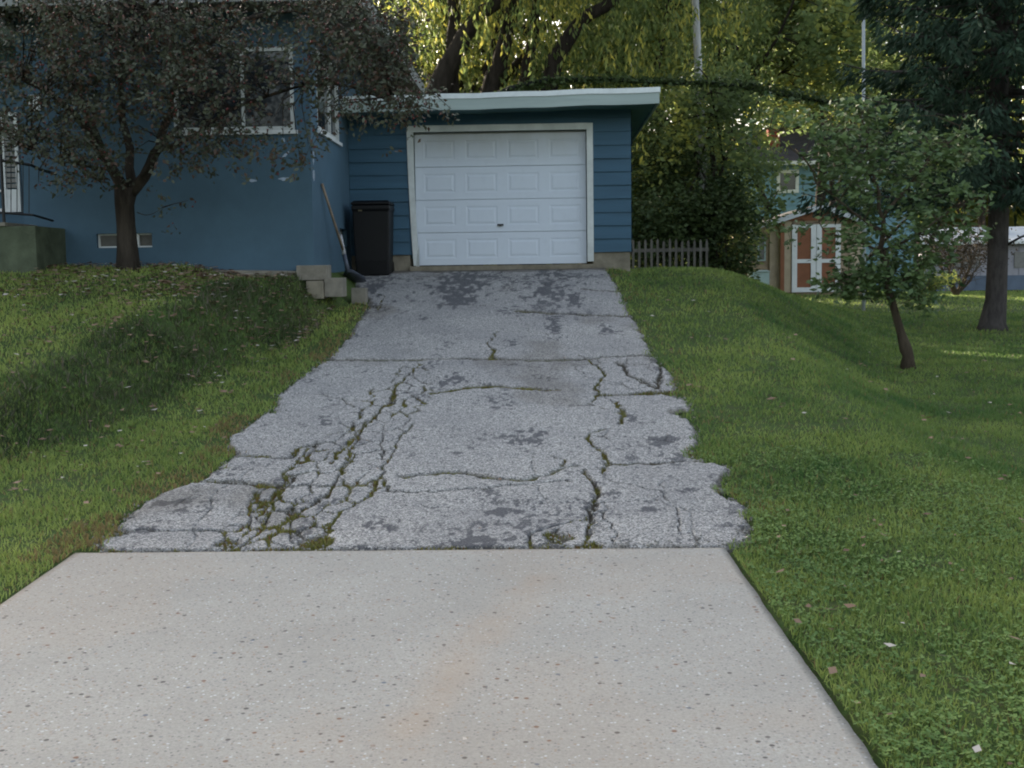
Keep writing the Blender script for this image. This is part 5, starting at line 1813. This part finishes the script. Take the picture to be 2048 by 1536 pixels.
for (xa1, ya1, xb1, yb1) in ((1540, 442, 1645, 407), (1645, 407, 1742, 442)):
    A_, B_ = P2(xa1, ya1, YSh - .3), P2(xb1, yb1, YSh - .3)
    rf.add([(A_[0], YSh - .29, A_[2] + .01), (B_[0], YSh - .29, B_[2] + .01), (B_[0], YSh + 5.2, B_[2] + .01), (A_[0], YSh + 5.2, A_[2] + .01),
            (A_[0], YSh - .29, A_[2] - .05), (B_[0], YSh - .29, B_[2] - .05), (B_[0], YSh + 5.2, B_[2] - .05), (A_[0], YSh + 5.2, A_[2] - .05)],
           [(0, 1, 2, 3), (7, 6, 5, 4), (0, 4, 5, 1), (1, 5, 6, 2), (2, 6, 7, 3), (3, 7, 4, 0)])
sr = rf.build('roof', MAT['rooftile'], shd)
cp.build('fascia', MAT['roofedge'], sr)
# posts and doors
MB().box(P2(1560, 500)[0] + .01, P2(1568, 500)[0], YSh - .06, YSh - .002, zg0, ze - .01).build('post', MAT['orange'], shd)
MB().box(P2(1542, 500)[0], P2(1560, 500)[0], YSh + .2, YSh + .296, zg0 - .1, ze - .1).build('board', MAT['tanboard'], shd)
MB().box(P2(1568.5, 500)[0], P2(1582, 500)[0], YSh - .04, YSh - .002, zg0, ze - .01).build('board', MAT['tanboard'], shd)
MB().box(P2(1700, 500)[0], P2(1726, 500)[0], YSh - .04, YSh - .002, zg0, ze - .01).build('board', MAT['tanboard'], shd)
for (a_, b_2) in ((1583, 1631), (1632, 1680)):
    d0, d1 = P2(a_, 500)[0], P2(b_2, 500)[0]
    t_ = .16
    zt_, zm_ = P2(1626, 449)[2], P2(1626, 522)[2]
    fm = MB()
    fm.box(d0, d0 + t_, YSh - .10, YSh - .045, zg0, zt_); fm.box(d1 - t_, d1, YSh - .10, YSh - .045, zg0, zt_)
    fm.box(d0 + t_, d1 - t_, YSh - .10, YSh - .045, zg0, zg0 + .15); fm.box(d0 + t_, d1 - t_, YSh - .10, YSh - .045, zm_ - .06, zm_ + .06)
    fm.box(d0 + t_, d1 - t_, YSh - .10, YSh - .045, zt_ - .1, zt_)
    dd_ = fm.build('door', MAT['white'], shd)
    MB().box(d0 + t_, d1 - t_, YSh - .07, YSh - .042, zg0 + .15, zm_ - .06).build('panel', MAT['orange'], dd_)
    MB().box(d0 + t_, d1 - t_, YSh - .07, YSh - .042, zm_ + .06, zt_ - .1).build('panel', MAT['orange'], dd_)
s0_ = P2(1518, 480, YSh + .3); 
wf = MB(); win_frame(wf, 'y', YSh + .28, P2(1515, 480, YSh + .3)[0], P2(1531, 480, YSh + .3)[0], P2(1515, 522, YSh + .3)[2], P2(1515, 470, YSh + .3)[2], t=.04, th=.05)
wf_ = wf.build('window', MAT['palebox'], shd)
MB().box(P2(1516, 480, YSh + .3)[0], P2(1530, 480, YSh + .3)[0], YSh + .28, YSh + .297, P2(1515, 520, YSh + .3)[2], P2(1515, 472, YSh + .3)[2]).build('pane', MAT['louvre'], wf_)
pbx = P2(1501, 560, YSh - .6), P2(1539, 544, YSh - .6)
pbo = MB().box(pbx[0][0], pbx[1][0], YSh - .6, YSh - .05, pbx[0][2] - .15, pbx[1][2])
pbo.prism([(YSh - .64, pbx[1][2] + .003), (YSh - .04, pbx[1][2] + .003), (YSh - .04, pbx[1][2] + .07), (YSh - .64, pbx[1][2] + .03)], 'x', pbx[0][0] - .02, pbx[1][0] + .02)
tag(pbo.build('storage_box', MAT['palebox'], bevel=.01), 'small pale green box against the left wall of the shed', 'box')

# ------------------------------------------------------------------ teal house
YT = 55.0
P3 = lambda x, y, Y=YT: PY(x, y, Y)
th_ = thing('teal_house', 'teal lap sided house with dark roof behind the shed', 'house', P3(1640, 560))
x0_, x1_ = P3(1478, 400)[0], P3(1830, 400)[0]
zt3 = P3(1560, 330)[2]
tw = MB(); tw.box(x0_, x1_, YT, YT + 8, .5, zt3)
siding(tw, x0_, x1_, .6, zt3 - .02, YT - .002, step=.24, lap=.03)
tw.build('wall', MAT['teal'], th_)
zr3 = P3(1600, 290)[2]
rr_ = MB()
rr_.prism([(YT - .5, zt3 + .1), (YT + 8.5, zt3 + .1), (YT + 4, zt3 + .1 + (zr3 - zt3) * 2.2), ], 'x', x0_ - .4, x1_ + .4)
tr_ = rr_.build('roof', MAT['rooftile'], th_)
MB().box(x0_ - .4, x1_ + .4, YT - .56, YT - .505, zt3 - .04, zt3 + .12).build('fascia', MAT['white'], tr_)
c0, c1 = P3(1537, 285, YT + 1.5), P3(1560, 256, YT + 1.5)
MB().box(c0[0], c1[0], YT + 1.5, YT + 2.1, zt3 + .3, c1[2]).build('chimney', MAT['brick'], tr_)
c0, c1 = P3(1676, 300, YT + 3), P3(1690, 284, YT + 3)
MB().box(c0[0], c1[0], YT + 3, YT + 3.4, zt3 + .5, c1[2] + .1).build('chimney', MAT['brick'], tr_)
for (xa1, xb1, ya1, yb1) in ((1553, 1597, 386, 340), (1700, 1740, 386, 340)):
    wf = MB(); win_frame(wf, 'y', YT - .06, P3(xa1, 360)[0], P3(xb1, 360)[0], P3(1575, ya1)[2], P3(1575, yb1)[2], t=.14, th=.07)
    w_ = wf.build('window', MAT['trim'], th_)
    MB().box(P3(xa1, 360)[0] + .1, P3(xb1, 360)[0] - .1, YT - .055, YT - .035, P3(1575, ya1)[2] + .1, P3(1575, yb1)[2] - .1).build('pane', MAT['glass'], w_)
pc = P3(1483, 390, YT - 1.2), P3(1510, 384, YT - 1.2)
MB().box(pc[0][0] - .6, pc[1][0], YT - 1.2, YT - .01, pc[0][2], pc[1][2]).build('porch_roof', MAT['white'], th_)

# ------------------------------------------------------------------ pale building at the far right
YL = 60.0
P4 = lambda x, y, Y=YL: PY(x, y, Y)
pb_ = thing('pale_building', 'long pale lilac building with blue-grey base behind the evergreen trunk', 'building', P4(1950, 578))
x0_, x1_ = P4(1845, 550)[0], P4(2260, 550)[0]
zb_ = P4(1990, 582)[2] - .2; zm_ = P4(1990, 551)[2]; zt_ = P4(2030, 470)[2]
MB().box(x0_, x1_, YL, YL + 7, zb_, zm_).build('base', MAT['bluebase'], pb_)
bw_ = MB(); bw_.box(x0_ + .03, x1_ - .03, YL + .03, YL + 6.97, zm_ + .002, zt_ - .35)
xx = x0_ + .03
while xx < x1_ - .1:
    bw_.box(xx, xx + .04, YL, YL + .028, zm_ + .01, zt_ - .37); xx += .9
bw_.build('wall', MAT['lilac'], pb_)
MAT['paleroof'] = simple('pale_blue_roof', (.46, .49, .55), .5, .4, .1, 2, .1, .002)
MB().prism([(YL - .4, zt_ - .34), (YL + 7.4, zt_ - .34), (YL + 3.5, zt_ + .5)], 'x', x0_ - .3, x1_ + .3).build('roof', MAT['paleroof'], pb_)
MB().box(x0_ - .3, x1_ + .3, YL - .46, YL - .405, zt_ - .42, zt_ - .26).build('fascia', MAT['white'], pb_)
for k_ in range(3):
    xw_ = x0_ + 1.2 + k_ * 3.1
    MB().box(xw_, xw_ + 1.5, YL - .02, YL + .0, zm_ + .35, zm_ + 1.1).build('window', MAT['louvre'], pb_)

# ------------------------------------------------------------------ render settings
scene.view_settings.view_transform = 'Standard'
scene.view_settings.look = 'None'
scene.view_settings.exposure = 1.8
scene.view_settings.gamma = 1
scene.cycles.filter_width = 2.0
scene.cycles.max_bounces = 7
scene.cycles.transparent_max_bounces = 6
scene.cycles.use_denoising = True
